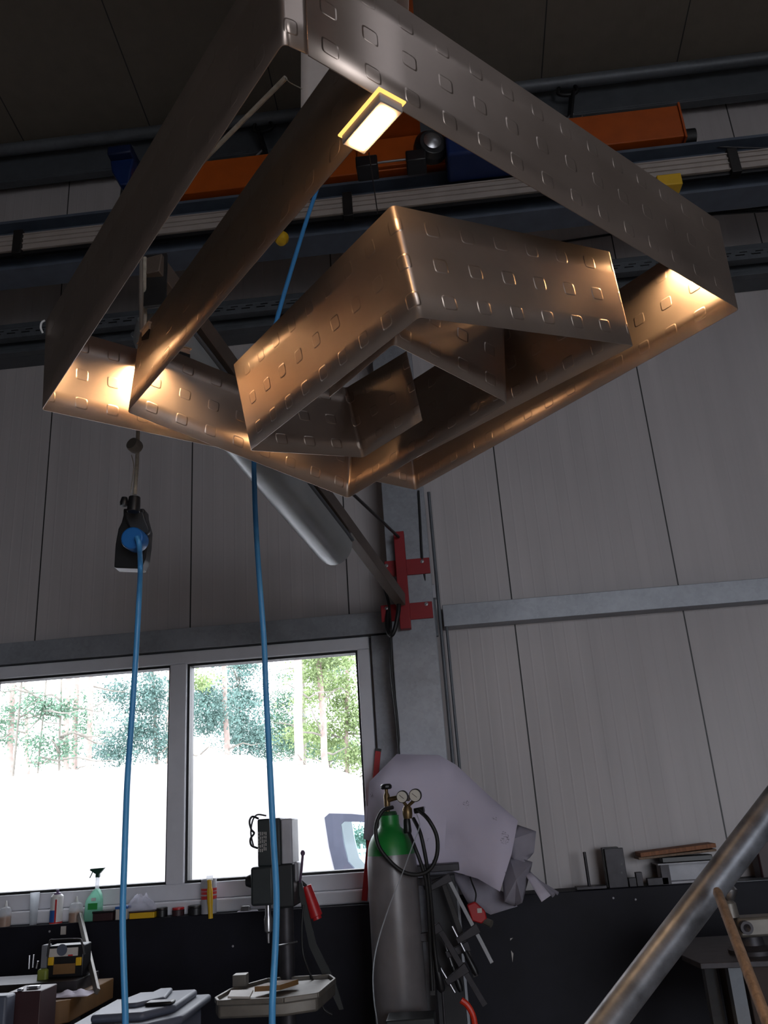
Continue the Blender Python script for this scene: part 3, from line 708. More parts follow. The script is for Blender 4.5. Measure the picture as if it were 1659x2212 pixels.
for z0, z1 in ((.42, .52), (.56, .64), (.66, .74)): MB().lathe(b0+V((0, 0, h*z0)), [(0, 0), (.0437, 0), (.0437, h*(z1-z0)), (0, h*(z1-z0))], n=26).build('stripe', 'reds', t)
t = empty('yellow_scraper', PY(453, 1985, 4.94), 'yellow handled scraper standing upright before the red and white can', 'tool')
MB().tube(smooth([PY(455, 1984, 4.945), PY(454, 1950, 4.945), PY(453, 1915, 4.945), PY(452, 1900, 4.945)], 4), [.013]*4+[.016]*4+[.012]*4+[.013], 12).build('handle', 'yellow', t)
MB().pxbox(446, 1892, 458, 1902, 4.935, .02).build('blade', 'clear', t)
t = empty('steel_fitting', spot(535, 1975, 4.96), 'small bright steel fitting lying on papers beside the drill press', 'fitting')
MB().prism([spot(512, 1978, 4.94)+V((0, 0, .001)), spot(558, 1974, 4.94)+V((0, 0, .001)), spot(556, 1974, 5.01)+V((0, 0, .001)), spot(516, 1978, 5.01)+V((0, 0, .001))], (0, 0, .003)).build('sheet', 'paper', t)
MB().pxbox(518, 1957, 541, 1976, 4.955, .04, .8).build('block', 'steel', t, bevel=.006)
MB().pxbox(536, 1966, 553, 1975, 4.955, .04).build('foot', 'steel', t, bevel=.003)
o = MB().pxbox(131, 2001, 142, 2019, 4.9445, .005).build('paper_label', 'label'); tag(o, 'small pale label stuck on the dark plinth below the spray can', 'label')
for px, py, lab in ((107, 2012, 'pale screw head in the plinth left of the small label'), (503, 2044, 'pale screw head in the plinth left of the drill press'), (1325, 1940, 'pale screw head in the right plinth below the steel block'), (1373, 1943, 'pale screw head in the right plinth, just right of another screw')):
    o = MB().lathe(PY(px, py, 4.95), [(0, 0), (.006, 0), (.004, .004), (0, .004)], (0, -1, 0), 12).build('screw_head', 'machl'); tag(o, lab, 'screw')

# ------------------------------------------------------------ drill press
DY = 4.2
t = empty('drill_press', (PY(600, 2100, DY).x, DY+.1, 0), 'dark drill press with grey motor cover before the window', 'machine')
mo = MB().pxbox(556, 1768, 606, 1872, DY, .17).build('motor', 'machine', t, bevel=.008)
pb = MB().pxbox(607, 1768, 631, 1868, DY+.01, .17); pb.build('motor_cover', 'machl', t, bevel=.008)
b = MB(); rn = random.Random(3)
for i in range(5):
    x = 558+i*3.9; y = 1797
    while y < 1838:
        l = rn.uniform(3, 9); b.pxbox(x, y, x+1.6, y+l, DY-.002, .001); y += l+rn.uniform(1.2, 3)
b.build('rating_plate', 'label', t)
MB().pxbox(541, 1872, 590, 1957, DY-.02, .22).build('gear_head', 'machine', t, bevel=.012)
MB().pxbox(590, 1866, 634, 1962, DY+.0, .22).build('head_casting', mat('darker_machine_paint', (28, 31, 34), .5), t, bevel=.01)
MB().pxbox(632, 1862, 644, 1905, DY+.05, .1).build('belt_guard', 'machl', t, bevel=.01)
MB().lathe(PY(541, 1903, DY+.04), [(0, -.02), (.028, -.02), (.03, 0), (.022, .02), (0, .02)], (-1, 0, 0)).build('knob', 'black', t)
MB().pxtube([(648, 1905, DY+.02), (651, 1880, DY-.02), (654, 1845, DY-.04)], .006).build('feed_lever', mat('purple_grey_lever', (92, 74, 96), .4), t)
MB().lathe(PY(654, 1843, DY-.04), [(0, -.012), (.009, -.008), (.011, .002), (.006, .012), (0, .014)], (0, 0, 1)).build('lever_knob', bpy.data.materials['purple_grey_lever'], t)
pc = PY(617, 2030, DY+.1)
MB().lathe((pc.x, DY+.12, 0), [(0, 0), (.16, 0), (.15, .03), (.04, .06), (.036, .3), (.036, 1.12), (0, 1.12)]).build('column', 'iron', t)
MB().lathe((pc.x-.07, DY+.05, PY(585, 2040, DY).z), [(0, 0), (.006, 0), (.008, .04), (.018, .05), (.02, .1), (.014, .12), (.013, .19), (0, .19)], n=20).build('chuck', 'steel', t)
MB().pxtube([(558, 1768, DY+.08), (545, 1764, DY+.05), (539, 1775, DY+.04), (543, 1792, DY+.04), (549, 1800, DY+.05), (541, 1812, DY+.04), (543, 1826, DY+.05), (556, 1832, DY+.08)], .005).build('cable', 'rubber', t)
MB().pxtube([(575, 1762, DY+.1), (556, 1760, DY+.08), (546, 1772, DY+.07), (542, 1800, DY+.07), (548, 1830, DY+.08)], .004).build('cable', 'rubber', t)
MB().pxtube([(590, 2040, DY+.08), (602, 2042, DY+.06), (616, 2040, DY+.03), (642, 2034, DY)], .004).build('clamp_lever', 'steel', t)
# coolant tray table
tz = PY(590, 2150, 3.95).z
xa, xb = PY(462, 2150, 3.9).x, PY(716, 2120, 4.1).x
tb = MB().prism([V((x, y, tz-.06)) for x, y in ((xa, 3.93), (xa+.03, 3.86), (xb-.16, 3.84), (xb-.03, 3.90), (xb, 4.2), (xb-.04, 4.3), (xa+.14, 4.3), (xa+.02, 4.1))], (0, 0, .055)).build('table', 'castw', t, bevel=.01)
b = MB(); ring = [V((x, y, tz)) for x, y in ((xa, 3.93), (xa+.03, 3.86), (xb-.16, 3.84), (xb-.03, 3.90), (xb, 4.2), (xb-.04, 4.3), (xa+.14, 4.3), (xa+.02, 4.1))]
for i in range(len(ring)): b.bar(ring[i], ring[(i+1) % len(ring)], .012, .02)
b.build('table_rim', 'castw', t, bevel=.003)
def onT(px, py, z): return PZ(px, py, z)
c = onT(520, 2128, tz+.01)
o = MB().box(c.x-.03, c.x+.03, c.y-.03, c.y+.03, tz+.008, tz+.055).build('steel_block', 'castw', bevel=.002); tag(o, 'small square steel block standing on the drill table', 'block')
c = onT(525, 2150, tz+.01)
o = MB().hexa([V(p) for p in ((c.x-.05, c.y-.06, tz+.012), (c.x+.05, c.y-.09, tz+.012), (c.x+.03, c.y+.06, tz+.012), (c.x-.07, c.y+.07, tz+.012),
                              (c.x-.05, c.y-.06, tz+.02), (c.x+.05, c.y-.09, tz+.02), (c.x+.03, c.y+.06, tz+.02), (c.x-.07, c.y+.07, tz+.02))]).build('scrap_plate', 'label')
tag(o, 'pale flat plate lying on the left of the drill table', 'plate')
c = onT(595, 2135, tz+.01)
o = MB().hexa([V(p) for p in ((c.x-.08, c.y-.05, tz+.01), (c.x+.03, c.y-.05, tz+.01), (c.x+.09, c.y+.06, tz+.01), (c.x+.0, c.y+.06, tz+.01),
                              (c.x-.08, c.y-.05, tz+.03), (c.x+.03, c.y-.05, tz+.03), (c.x+.09, c.y+.06, tz+.03), (c.x+.0, c.y+.06, tz+.03))]).build('wooden_offcut', 'tan')
tag(o, 'brown wooden offcut on the drill table behind the blue hose', 'offcut')
t = empty('grease_gun', PY(675, 1945, 4.4), 'red cylindrical grease gun hanging slanted right of the drill press', 'tool')
MB().tube([PY(661, 1914, 4.4), PY(684, 1980, 4.4)], [.026, .03], 18).build('barrel', 'redp', t, bevel=.003)
MB().tube([PY(684, 1980, 4.4), PY(686, 1986, 4.4)], .022, 16).build('cap', 'redp', t)
MB().tube([PY(640, 1895, 4.38), PY(661, 1914, 4.4)], .008, 10).build('nozzle', 'dsteel', t)
o = MB().prism([PY(*p, 4.34) for p in ((636, 1872), (646, 1880), (664, 1960), (683, 2040), (724, 2120), (742, 2180), (733, 2182), (706, 2125), (668, 2045), (652, 1965))], (0, .012, 0)).build('leather_strap', mat('dark_strap', (40, 42, 42), .6))
tag(o, 'long dark strap hanging down slanted right of the drill press', 'strap')
o = MB().pxtube([(655, 1955, 4.3), (652, 2010, 4.3), (657, 2070, 4.3), (690, 2150, 4.25), (700, 2180, 4.25), (718, 2192, 4.25)], .005).build('thin_cable', 'rubber'); tag(o, 'thin dark cable curling below the strap at the drill table', 'cable')

# ------------------------------------------------------------ gas cylinder
GY = 4.4; GX = PY(847, 1870, GY).x; GR = .122
t = empty('gas_cylinder', (GX, GY, 0), 'tall grey gas cylinder with green shoulder before the column', 'cylinder')
MB().lathe((GX, GY, 0), [(0, 0), (GR*.92, 0), (GR, .03), (GR, 1.22), (GR*.985, 1.27), (GR*.955, 1.30)], n=40).build('body', 'grey', t)
MB().lathe((GX, GY, 1.298), [(GR*.957, 0), (GR*.93, .03), (GR*.86, .06), (GR*.74, .088), (GR*.58, .11), (GR*.44, .125), (GR*.40, .14), (GR*.40, .18), (0, .18)], n=40).build('shoulder', 'green', t)
MB().lathe((GX, GY, 1.475), [(0, 0), (.04, 0), (.042, .01), (.036, .022), (0, .022)], n=24).build('neck_ring', mat('dark_green_ring', (20, 60, 34), .5), t)
vz = 1.497
MB().lathe((GX-.005, GY, vz), [(0, 0), (.012, 0), (.016, .03), (.016, .075), (.009, .09), (.009, .11), (0, .11)], n=18).build('valve', 'brass', t)
b = MB().lathe((GX-.005, GY, vz+.105), [(0, 0), (.022, 0), (.03, .006), (.03, .018), (.022, .026), (0, .026)], n=10); b.build('handwheel', 'black', t, bevel=.002)
rg = MB().tube([(GX+.005, GY-.01, vz+.055), (GX+.05, GY-.03, vz+.062), (GX+.11, GY-.05, vz+.055)], [.013, .011, .015], 14).build('regulator', 'brass', t)
rc = PY(880, 1752, GY-.06)
MB().lathe(rc+V((0, 0, -.035)), [(0, 0), (.02, 0), (.024, .02), (.024, .045), (.014, .06), (0, .06)], n=20).build('regulator_body', 'brass', t)
MB().lathe(PY(881, 1800, GY-.06), [(0, 0), (.018, 0), (.02, .01), (.017, .06), (.011, .075), (0, .075)], n=18).build('adjusting_knob', 'black', t)
MB().lathe(PY(895, 1752, GY-.06), [(0, 0), (.013, 0), (.014, .05), (0, .05)], (1, -.2, .1), 14).build('side_valve', 'black', t)
for (px, py, r_) in ((869, 1721, .029), (897, 1718, .031)):
    c = PY(px, py, GY-.09); axg = V((-.18, -1, -.12))
    gg = MB().lathe(c, [(0, -.02), (r_*.9, -.02), (r_, -.012), (r_, .004), (r_*.93, .006), (0, .006)], axg, 28).build('gauge', 'dsteel', t)
    f = MB().lathe(c+axg.normalized()*.0055, [(0, 0), (r_*.88, 0), (r_*.88, .002), (0, .002)], axg, 28).build('gauge_face', 'cream', gg)
    a, u, _ = frame(axg)
    c2 = c+axg.normalized()*.009
    MB().bar(c2-a*r_*.3-u*r_*.3, c2+a*r_*.45+u*r_*.35, .002, .001, axg).build('needle', 'black', gg)
    MB().tube([c+V((0, .012, -r_*.6)), rc+V((0, 0, .02))], .008, 10).build('gauge_stem', 'brass', t)
hy = GY-.16
t = empty('gas_hoses', PY(880, 1880, hy), 'black rubber gas hoses looped in a ring before the green shouldered cylinder', 'hose')
MB().pxtube([(848, 1744, hy+.05), (826, 1752, hy), (812, 1785, hy), (817, 1825, hy), (840, 1858, hy), (872, 1884, hy), (905, 1889, hy), (930, 1876, hy), (944, 1845, hy), (943, 1805, hy), (925, 1770, hy), (903, 1749, hy+.06)], .0095, 12).build('hose', 'rubber', t)
MB().pxtube([(893, 1768, hy+.06), (908, 1800, hy), (919, 1850, hy), (925, 1890, hy+.02), (932, 1960, hy+.05), (938, 2040, hy+.1), (945, 2100, hy+.1)], .009, 12).build('hose', 'rubber', t)
MB().pxtube([(884, 1800, hy+.06), (896, 1830, hy), (911, 1870, hy), (921, 1910, hy+.02), (926, 1975, hy+.05), (930, 2060, hy+.1), (934, 2140, hy+.1)], .009, 12).build('hose', 'rubber', t)
o = MB().pxtube([(900, 1758, hy+.05), (906, 1785, hy-.02), (890, 1830, hy-.02), (868, 1890, hy-.02), (840, 1960, hy), (815, 2040, hy), (806, 2100, hy), (808, 2160, hy), (815, 2212, hy), (820, 2300, hy)], .0028).build('thin_tube', 'clear'); tag(o, 'thin translucent tube running down in front of the gas cylinder', 'tube')
o = MB().box(PY(835, 2200, 4.1).x, PY(940, 2200, 4.1).x, 4.05, 4.2, 0, PY(890, 2196, 4.1).z).build('steel_cabinet', 'machine', bevel=.006); tag(o, 'low dark steel cabinet in front of the foot of the gas cylinder', 'cabinet')

# ------------------------------------------------------------ drawings pinned on the column
def sheet(name, verts, faces, ma, label, cat='paper', sub=2):
    b = MB(); vs = [b.b.verts.new(PY(*p)) for p in verts]
    for f in faces: b.b.faces.new([vs[i] for i in f])
    o = b.build(name, ma); 
    md = o.modifiers.new('sub', 'SUBSURF'); md.levels = sub; md.render_levels = sub; md.subdivision_type = 'SIMPLE'
    for e in o.data.edges: pass
    at = o.data.attributes.new('crease_edge', 'FLOAT', 'EDGE')
    cnt = {}
    for p in o.data.polygons:
        for k in p.edge_keys: cnt[k] = cnt.get(k, 0)+1
    for e in o.data.edges:
        at.data[e.index].value = 1.0 if cnt.get(tuple(sorted(e.vertices)), 0) == 1 else 0.0
    s = o.modifiers.new('thickness', 'SOLIDIFY'); s.thickness = .0012
    return tag(o, label, cat)
pm = NT('drawing_sheet'); co = pm.n('ShaderNodeTexCoord').outputs['Object']
f1 = pm.noise(9, 2, co); f2 = pm.noise(160, 3, co)
mk = pm.math('MULTIPLY', pm.math('GREATER_THAN', f1, .66), pm.math('GREATER_THAN', f2, .56))
pm.l(pm.ramp(mk, [(0, srgb((200, 193, 212))), (1, srgb((140, 134, 150)))]), pm.p.inputs['Base Color']); pm.p.inputs['Roughness'].default_value = .85
pm.l(pm.bump(pm.noise(3, 3, co), .03, .6), pm.p.inputs['Normal'])
sheet('drawing_sheet', [(857, 1629, 4.72), (948, 1631, 4.74), (985, 1652, 4.74), (1060, 1722, 4.70), (1119, 1773, 4.62), (1105, 1845, 4.58), (1080, 1926, 4.52), (1032, 1898, 4.58), (975, 1881, 4.62), (897, 1888, 4.60), (850, 1850, 4.6), (793, 1800, 4.66), (797, 1690, 4.70), (868, 1740, 4.66), (965, 1760, 4.70), (1040, 1800, 4.60), (960, 1840, 4.68)],
      [(0, 13, 12), (0, 1, 14, 13), (1, 2, 14), (2, 3, 15, 14), (3, 4, 15), (4, 5, 15), (5, 6, 7, 15), (7, 8, 16, 15), (14, 15, 16), (13, 14, 16), (8, 9, 16), (9, 10, 13, 16), (10, 11, 12, 13)], pm.m,
      'large white drawing sheet with bent corners hung over the column', 'paper', 1)
sheet('small_sheet', [(789, 1742, 4.70), (806, 1738, 4.69), (806, 1818, 4.66), (785, 1812, 4.68)], [(0, 1, 2, 3)], 'paper', 'small lilac sheet hanging at the left edge of the large drawing')
sheet('folded_sheet', [(1118, 1782, 4.74), (1158, 1796, 4.70), (1154, 1840, 4.66), (1146, 1850, 4.72), (1134, 1863, 4.66), (1104, 1856, 4.70), (1100, 1815, 4.66)], [(0, 1, 6), (1, 2, 5, 6), (2, 3, 4, 5)], 'paperd', 'grey folded sheet sticking out right of the large drawing')
sheet('crumpled_sheet', [(1100, 1848, 4.72), (1150, 1862, 4.66), (1140, 1905, 4.70), (1128, 1950, 4.62), (1112, 1958, 4.68), (1090, 1948, 4.60), (1085, 1900, 4.66), (1115, 1900, 4.56)], [(0, 1, 7), (1, 2, 7), (2, 3, 7), (3, 4, 7), (4, 5, 7), (5, 6, 7), (6, 0, 7)], 'paperd', 'crumpled grey paper below the large drawing, above the dark plinth')
sheet('lower_sheet', [(975, 1885, 4.78), (1040, 1898, 4.74), (1100, 1935, 4.72), (1118, 1958, 4.70), (1060, 1976, 4.72), (1010, 1950, 4.76)], [(0, 1, 5), (1, 2, 4, 5), (2, 3, 4)], 'paperd', 'creased sheet with torn edge hanging behind the bar clamps')
for a, b_, r_, lab in (((1128, 1874), (1196, 1934), .012, 'upper thin paper roll sticking out at the right end of the papers'), ((1132, 1885), (1205, 1930), .009, 'thinnest paper roll, topmost and longest at the right end of the papers')):
    o = MB().tube([PY(*a, 4.72), PY(*b_, 4.62)], r_, 12).build('paper_roll', 'paperd'); tag(o, lab, 'paper roll')
sheet('flat_strip', [(1134, 1888, 4.66), (1148, 1884, 4.66), (1190, 1934, 4.58), (1170, 1948, 4.56)], [(0, 1, 2, 3)], 'paper', 'folded white paper strip below the paper rolls')
t = empty('red_level', PY(805, 1780, 4.96), 'long red spirit level leaning upright between window and column', 'spirit level')
MB().bar(PY(817, 1622, 5.05), PY(787, 1946, 4.99), .032, .018, V((0, 1, 0))).build('body', 'redp', t, bevel=.002)
MB().bar(PY(818, 1617, 5.05), PY(817, 1623, 5.05), .034, .02, V((0, 1, 0))).build('end_cap', 'black', t)

# ------------------------------------------------------------ bar clamps hanging beside the cylinder
o = MB().pxbox(888, 1868, 992, 1884, 4.52, .12).build('clamp_rack', 'iron', bevel=.004); tag(o, 'dark steel rack bar holding the bar clamps below the drawing', 'rack')
def clamp(p0, p1, f, wid, label, Y=4.48, bar='iron', handle=True):
    a, c = PY(*p0, Y), PY(*p1, Y-.04); d = (c-a).normalized(); s = d.cross(V((0, 1, 0))).normalized()
    if s.x > 0: s = -s
    t = empty('bar_clamp', a, label, 'clamp', 'bar clamps on the rack')
    MB().bar(a, c, wid, .012, V((0, 1, 0))).build('bar', bar, t, bevel=.001)
    MB().prism([a+s*.012-d*.01-V((0, .01, 0)), a+s*.10-d*.005-V((0, .01, 0)), a+s*.10+d*.02-V((0, .01, 0)), a-s*.014+d*.03-V((0, .01, 0)), a-s*.014-d*.01-V((0, .01, 0))], (0, .022, 0)).build('fixed_jaw', 'iron', t, bevel=.003)
    j = a.lerp(c, f)
    MB().prism([j-s*.02-d*.02-V((0, .013, 0)), j-s*.02+d*.025-V((0, .013, 0)), j+s*.10+d*.018-V((0, .013, 0)), j+s*.10-d*.008-V((0, .013, 0))], (0, .028, 0)).build('sliding_jaw', 'iron', t, bevel=.003)
    MB().tube([j+s*.088-d*.06, j+s*.088+d*.06], .006, 10).build('spindle', 'steel', t)
    if handle: MB().tube([j+s*.088+d*.06, j+s*.088+d*.09, j+s*.088+d*.15, j+s*.088+d*.17], [.012, .015, .016, .01], 12).build('handle', 'black', t)
clamp((966, 1893), (1063, 2080), .62, .018, 'bar clamp with shining bar slanting furthest right below the drawing', 4.44, 'steel')
clamp((955, 1898), (1028, 2110), .70, .024, 'bar clamp with dull bar, second from the right on the rack', 4.50, 'dsteel')
clamp((925, 1900), (935, 2150), .50, .024, 'bar clamp hanging nearly upright right beside the gas cylinder', 4.40, 'dsteel')
clamp((945, 2000), (1048, 2172), .55, .026, 'lowest bar clamp reaching down to the orange hose end', 4.46, 'iron', False)
t = empty('hand_file', PY(960, 2050, 4.42), 'black handled file hanging point down left of the bar clamps', 'file')
MB().tube([PY(938, 2072, 4.40), PY(944, 2090, 4.4), PY(953, 2135, 4.4), PY(956, 2142, 4.4)], [.014, .018, .02, .012], 14).build('handle', 'black', t)
MB().tube([PY(956, 2142, 4.4), PY(962, 2230, 4.38)], .006, 8).build('shank', 'iron', t)
o = MB().box(PY(940, 2100, 4.62).x, PY(1000, 2100, 4.62).x, 4.6, 4.7, 0, PY(970, 1890, 4.6).z).build('steel_post', mat('dark_post', (46, 46, 50), .6), bevel=.004); tag(o, 'dark upright steel post behind the hanging bar clamps', 'post')
t = empty('hand_tool', PY(1028, 1975, 4.62), 'dark red hand tool with grey nose hanging below the papers', 'tool')
MB().prism([PY(*p, 4.6) for p in ((1008, 1955), (1026, 1948), (1048, 1968), (1052, 1985), (1040, 1996), (1020, 1990))], (0, .05, 0)).build('body', 'redp', t, bevel=.006)
MB().tube([PY(1044, 1988, 4.62), PY(1062, 1996, 4.6)], [.016, .018], 14).build('nose', 'castw', t)
MB().pxbox(1031, 1962, 1041, 1972, 4.597, .003).build('label', 'label', t)
MB().pxtube([(1026, 1950, 4.62), (1028, 1930, 4.63), (1020, 1908, 4.66), (1016, 1895, 4.72)], .004).build('cord', 'rubber', t)
o = MB().pxtube([(996, 2160, 4.36), (1010, 2172, 4.36), (1022, 2195, 4.36), (1028, 2230, 4.36)], .014).build('orange_hose', mat('orange_red_hose', (210, 50, 25), .4)); tag(o, 'short bright orange-red hose end at the bottom below the clamps', 'hose')
for k, (a, lab) in enumerate(((((1102, 2027), (1108, 2026), (1102, 2032)), 'tiny pale paint chip on the dark plinth, upper one'), (((1104, 2053), (1109, 2060), (1107, 2079)), 'small pale sliver-shaped paint chip on the dark plinth, lower one'))):
    o = MB().prism([PY(*p, 4.947) for p in a], (0, .002, 0)).build('paint_chip', 'label'); tag(o, lab, 'chip')

# ------------------------------------------------------------ right ledge
RYL = 4.965
t = empty('rod_stand', spot(1278, 1915, RYL), 'upright steel rod on a flat base plate, leftmost on the right ledge', 'stand')
MB().pxbox(1246, 1915, 1311, 1921, 4.94, .09).build('base_plate', 'iron', t, bevel=.001)
MB().tube([spot(1273, 1915, 5.0)+V((0, 0, .008)), V((spot(1273, 1915, 5.0).x-.002, 5.0, PY(1270, 1840, 5.0).z))], .0085, 12).build('rod', 'iron', t)
t = empty('angle_block', spot(1335, 1915, RYL), 'tall dark steel plate with two holes standing on the right ledge', 'steel plate')
MB().pxbox(1311, 1832, 1352, 1918, RYL+.02, .02).build('plate', 'iron', t, bevel=.002)
MB().pxbox(1306, 1830, 1342, 1917, RYL+.045, .05).build('back_plate', 'black', t, bevel=.002)
for py in (1867, 1885): MB().lathe(PY(1343, py, RYL+.0205), [(0, 0), (.006, 0), (.006, .002), (0, .002)], (0, -1, 0), 14).build('hole', 'black', t)
for (x0, y0, x1, y1, lab) in ((1360, 1896, 1376, 1912, 'low dark steel lump directly right of the two-hole plate'), (1377, 1884, 1391, 1912, 'small upright dark steel block between low blocks on the ledge'), (1400, 1896, 1446, 1910, 'flat dark steel bar left of the grey channel')):
    a, c = spot(x0, y1, RYL+.01), spot(x1, y1, RYL+.01)
    o = MB().box(a.x, c.x, RYL+.01, RYL+.05, LZ, PY((x0+x1)/2, y0, RYL+.01).z).build('steel_offcut', 'iron', bevel=.002); tag(o, lab, 'offcut', 'steel offcuts on the right ledge')
a, c = spot(1432, 1905, RYL+.01), spot(1556, 1900, RYL+.01); zt = PY(1490, 1862, RYL+.02).z
t = empty('steel_channel', ((a.x+c.x)/2, RYL, LZ), 'grey steel channel box on the right ledge under the orange board', 'channel')
MB().box(a.x, c.x, RYL+.03, RYL+.16, LZ, LZ+.01).build('bottom_flange', 'machl', t)
MB().box(a.x, c.x, RYL+.10, RYL+.11, LZ+.01, zt-.006).build('web', 'machl', t)
MB().box(a.x-.01, c.x+.02, RYL+.02, RYL+.16, zt-.006, zt).build('top_flange', 'machl', t)
MB().box(a.x, a.x+.045, RYL+.01, RYL+.03, LZ, zt-.006).build('end_post', 'iron', t)
def board(p0, p1, th, ma, name, lab, z0, yo=0):
    a, c = PY(*p0, RYL+.04), PY(*p1, RYL+.04); e = V((0, 0, th))
    o = MB().hexa([V((a.x, RYL+.0+yo, a.z)), V((c.x, RYL+.0+yo, c.z)), V((c.x, RYL+.15, c.z)), V((a.x, RYL+.15, a.z)), V((a.x, RYL+.0+yo, a.z))+e, V((c.x, RYL+.0+yo, c.z))+e, V((c.x, RYL+.15, c.z))+e, V((a.x, RYL+.15, a.z))+e]).build(name, ma, bevel=.002)
    return tag(o, lab, 'board')
board((1378, 1857), (1545, 1838), .012, 'wood', 'thin_board', 'thin pale board directly under the orange board', 0, .01)
board((1381, 1851), (1543, 1830), .022, 'oboard', 'orange_board', 'orange-brown wooden board lying topmost on the right ledge pile', 0)
o = MB().pxbox(1430, 1849, 1540, 1861, RYL+.03, .08).build('packing_block', 'black', bevel=.003); tag(o, 'black packing block between the boards and the grey channel', 'block')
p = PY(1625, 1912, 4.9)
o = MB().hexa([V((p.x-.09, 4.86, LZ+.001)), V((p.x+.3, 4.86, LZ+.001)), V((p.x+.3, 5.0, LZ+.001)), V((p.x-.13, 5.0, LZ+.001)), V((p.x-.09, 4.86, LZ+.004)), V((p.x+.3, 4.86, LZ+.004)), V((p.x+.3, 5.0, LZ+.004)), V((p.x-.13, 5.0, LZ+.004))]).build('sheet_offcut', 'galvd'); tag(o, 'flat grey sheet offcut overhanging the right ledge', 'sheet')
o = MB().pxbox(1637, 1795, 1700, 1905, 4.98, .12).build('tool_case', 'brown', bevel=.01); tag(o, 'dark red-brown case standing on the ledge right of the slanting pipe', 'case')

# ------------------------------------------------------------ slanting pipe, handle, bench at the right
py_ = 2.6
p, q = PY(1311, 2212, py_), PY(1659, 1755, py_); d = q-p
bot = p - d*(p.z/d.z); top = p + d*((2.75-p.z)/d.z)
t = empty('slanting_pipe', bot, 'thick galvanised pipe slanting up across the lower right corner', 'pipe')
MB().tube([bot+V((0, 0, .03)), p, q, top], .0415, 28).build('tube', 'pipe', t)
MB().box(bot.x-.12, bot.x+.12, bot.y-.08, bot.y+.08, 0, .03).build('foot_plate', 'galvd', t)
a = PY(1548, 1922, 2.5); c = PY(1656, 2204, 2.2); e = c+(c-a)*((.02-c.z)/(c.z-a.z)) if False else c + (c-a)*1.0
e = a + (c-a)*((.02-a.z)/(c.z-a.z))
o = MB().tube([a+(a-c).normalized()*-.0, a.lerp(c, .03), a.lerp(c, .5), c, e], [.009, .0125, .0135, .0135, .014], 16).build('wooden_pole', 'wood'); tag(o, 'worn wooden pole standing in front of the slanting pipe', 'pole')
t = empty('work_bench', (PY(1600, 2100, 3.7).x+.15, 3.8, 0), 'dark steel bench with grey leg in the lower right corner', 'bench')
bz = PY(1560, 2078, 3.6).z
bx = PY(1512, 2080, 3.6).x
MB().prism([V((x, y, bz-.02)) for x, y in ((bx, 3.6), (bx+.9, 3.5), (bx+.9, 4.2), (bx+.12, 4.2), (bx-.02, 3.8))], (0, 0, .02)).build('top', 'iron', t, bevel=.002)
MB().box(bx+.2, bx+.9, 3.75, 4.15, .55, bz-.021).build('drawer_box', mat('rust_brown_metal', (48, 34, 28), .7), t, bevel=.004)
for x, y in ((bx+.13, 3.72), (bx+.8, 3.72), (bx+.13, 4.1), (bx+.8, 4.1)): MB().box(x, x+.05, y, y+.05, 0, bz-.021).build('leg', 'galvd', t)
vx = PY(1625, 2050, 3.75).x
t = empty('bench_vise', (vx, 3.75, bz), 'worn grey bench vise behind the wooden handle', 'vise')
MB().lathe((vx, 3.75, bz), [(0, 0), (.09, 0), (.09, .015), (.05, .03), (.045, .06), (0, .06)]).build('base', 'iron', t)
MB().box(vx-.05, vx+.35, 3.70, 3.80, bz+.06, bz+.13).build('body', 'castw', t, bevel=.01)
MB().lathe((vx-.03, 3.69, bz+.10), [(0, 0), (.024, 0), (.024, .03), (.014, .03), (0, .02)], (0, -1, 0), 18).build('screw_boss', 'iron', t)
MB().lathe((vx-.06, 3.75, bz+.13), [(0, 0), (.035, 0), (.03, .05), (.02, .06), (0, .06)], n=16).build('jaw_post', 'castw', t)
MB().lathe((vx-.05, 3.74, bz+.19), [(0, 0), (.015, 0), (.03, .025), (.032, .04), (.02, .055), (0, .055)], n=16).build('knob', 'steel', t)

# ------------------------------------------------------------ lower left
BY = 3.6
lz = PY(300, 2165, 3.75).z
x0, x1 = PY(150, 2190, BY).x, PY(425, 2190, 3.8).x
t = empty('wheelie_bin', ((x0+x1)/2, 3.75, 0), 'grey wheelie bin with stepped lid at the bottom behind the blue cord', 'bin')
MB().box(x0+.03, x1-.03, 3.52, 3.98, .02, lz-.06).build('body', 'bin', t, bevel=.02)
b = MB().prism([V((x, y, lz-.06)) for x, y in ((x0+.02, 3.50), (x1-.10, 3.50), (x1, 3.62), (x1, 4.02), (x0+.02, 4.02))], (0, 0, .03)); b.build('lid', 'bin', t, bevel=.012)
MB().prism([V((x, y, lz-.032)) for x, y in ((x0+.10, 3.56), (x1-.14, 3.56), (x1-.05, 3.68), (x1-.05, 3.98), (x0+.14, 3.98), (x0+.08, 3.7))], (0, 0, .03)).build('lid_step', 'bin', t, bevel=.012)
MB().prism([V((x, y, lz-.004)) for x, y in ((x0+.2, 3.66), (x1-.2, 3.66), (x1-.12, 3.76), (x1-.15, 3.95), (x0+.24, 3.95))], (0, 0, .018)).build('lid_panel', 'bin', t, bevel=.008)
MB().box(x1-.17, x1-.06, 3.66, 3.72, lz-.003, lz+.012).build('grip', 'black', t, bevel=.008)
for sx in (x0+.08, x1-.08): MB().lathe((sx-.02, 4.0, .1), [(0, 0), (.1, 0), (.1, .04), (0, .04)], (1, 0, 0), 24).build('wheel', 'rubber', t)
o = MB().bar(PY(172, 1976, 4.93), PY(210, 2142, 4.2), .026, .018, V((0, 1, 0))).build('aluminium_profile', 'castw', bevel=.002); tag(o, 'slim aluminium profile leaning against the plinth below the green bottle', 'profile')
TY = 4.35
cz_ = PY(140, 2112, TY).z
t = empty('parts_cabinet', PY(140, 2110, TY), 'small black parts cabinet with yellow corners and pale label', 'cabinet')
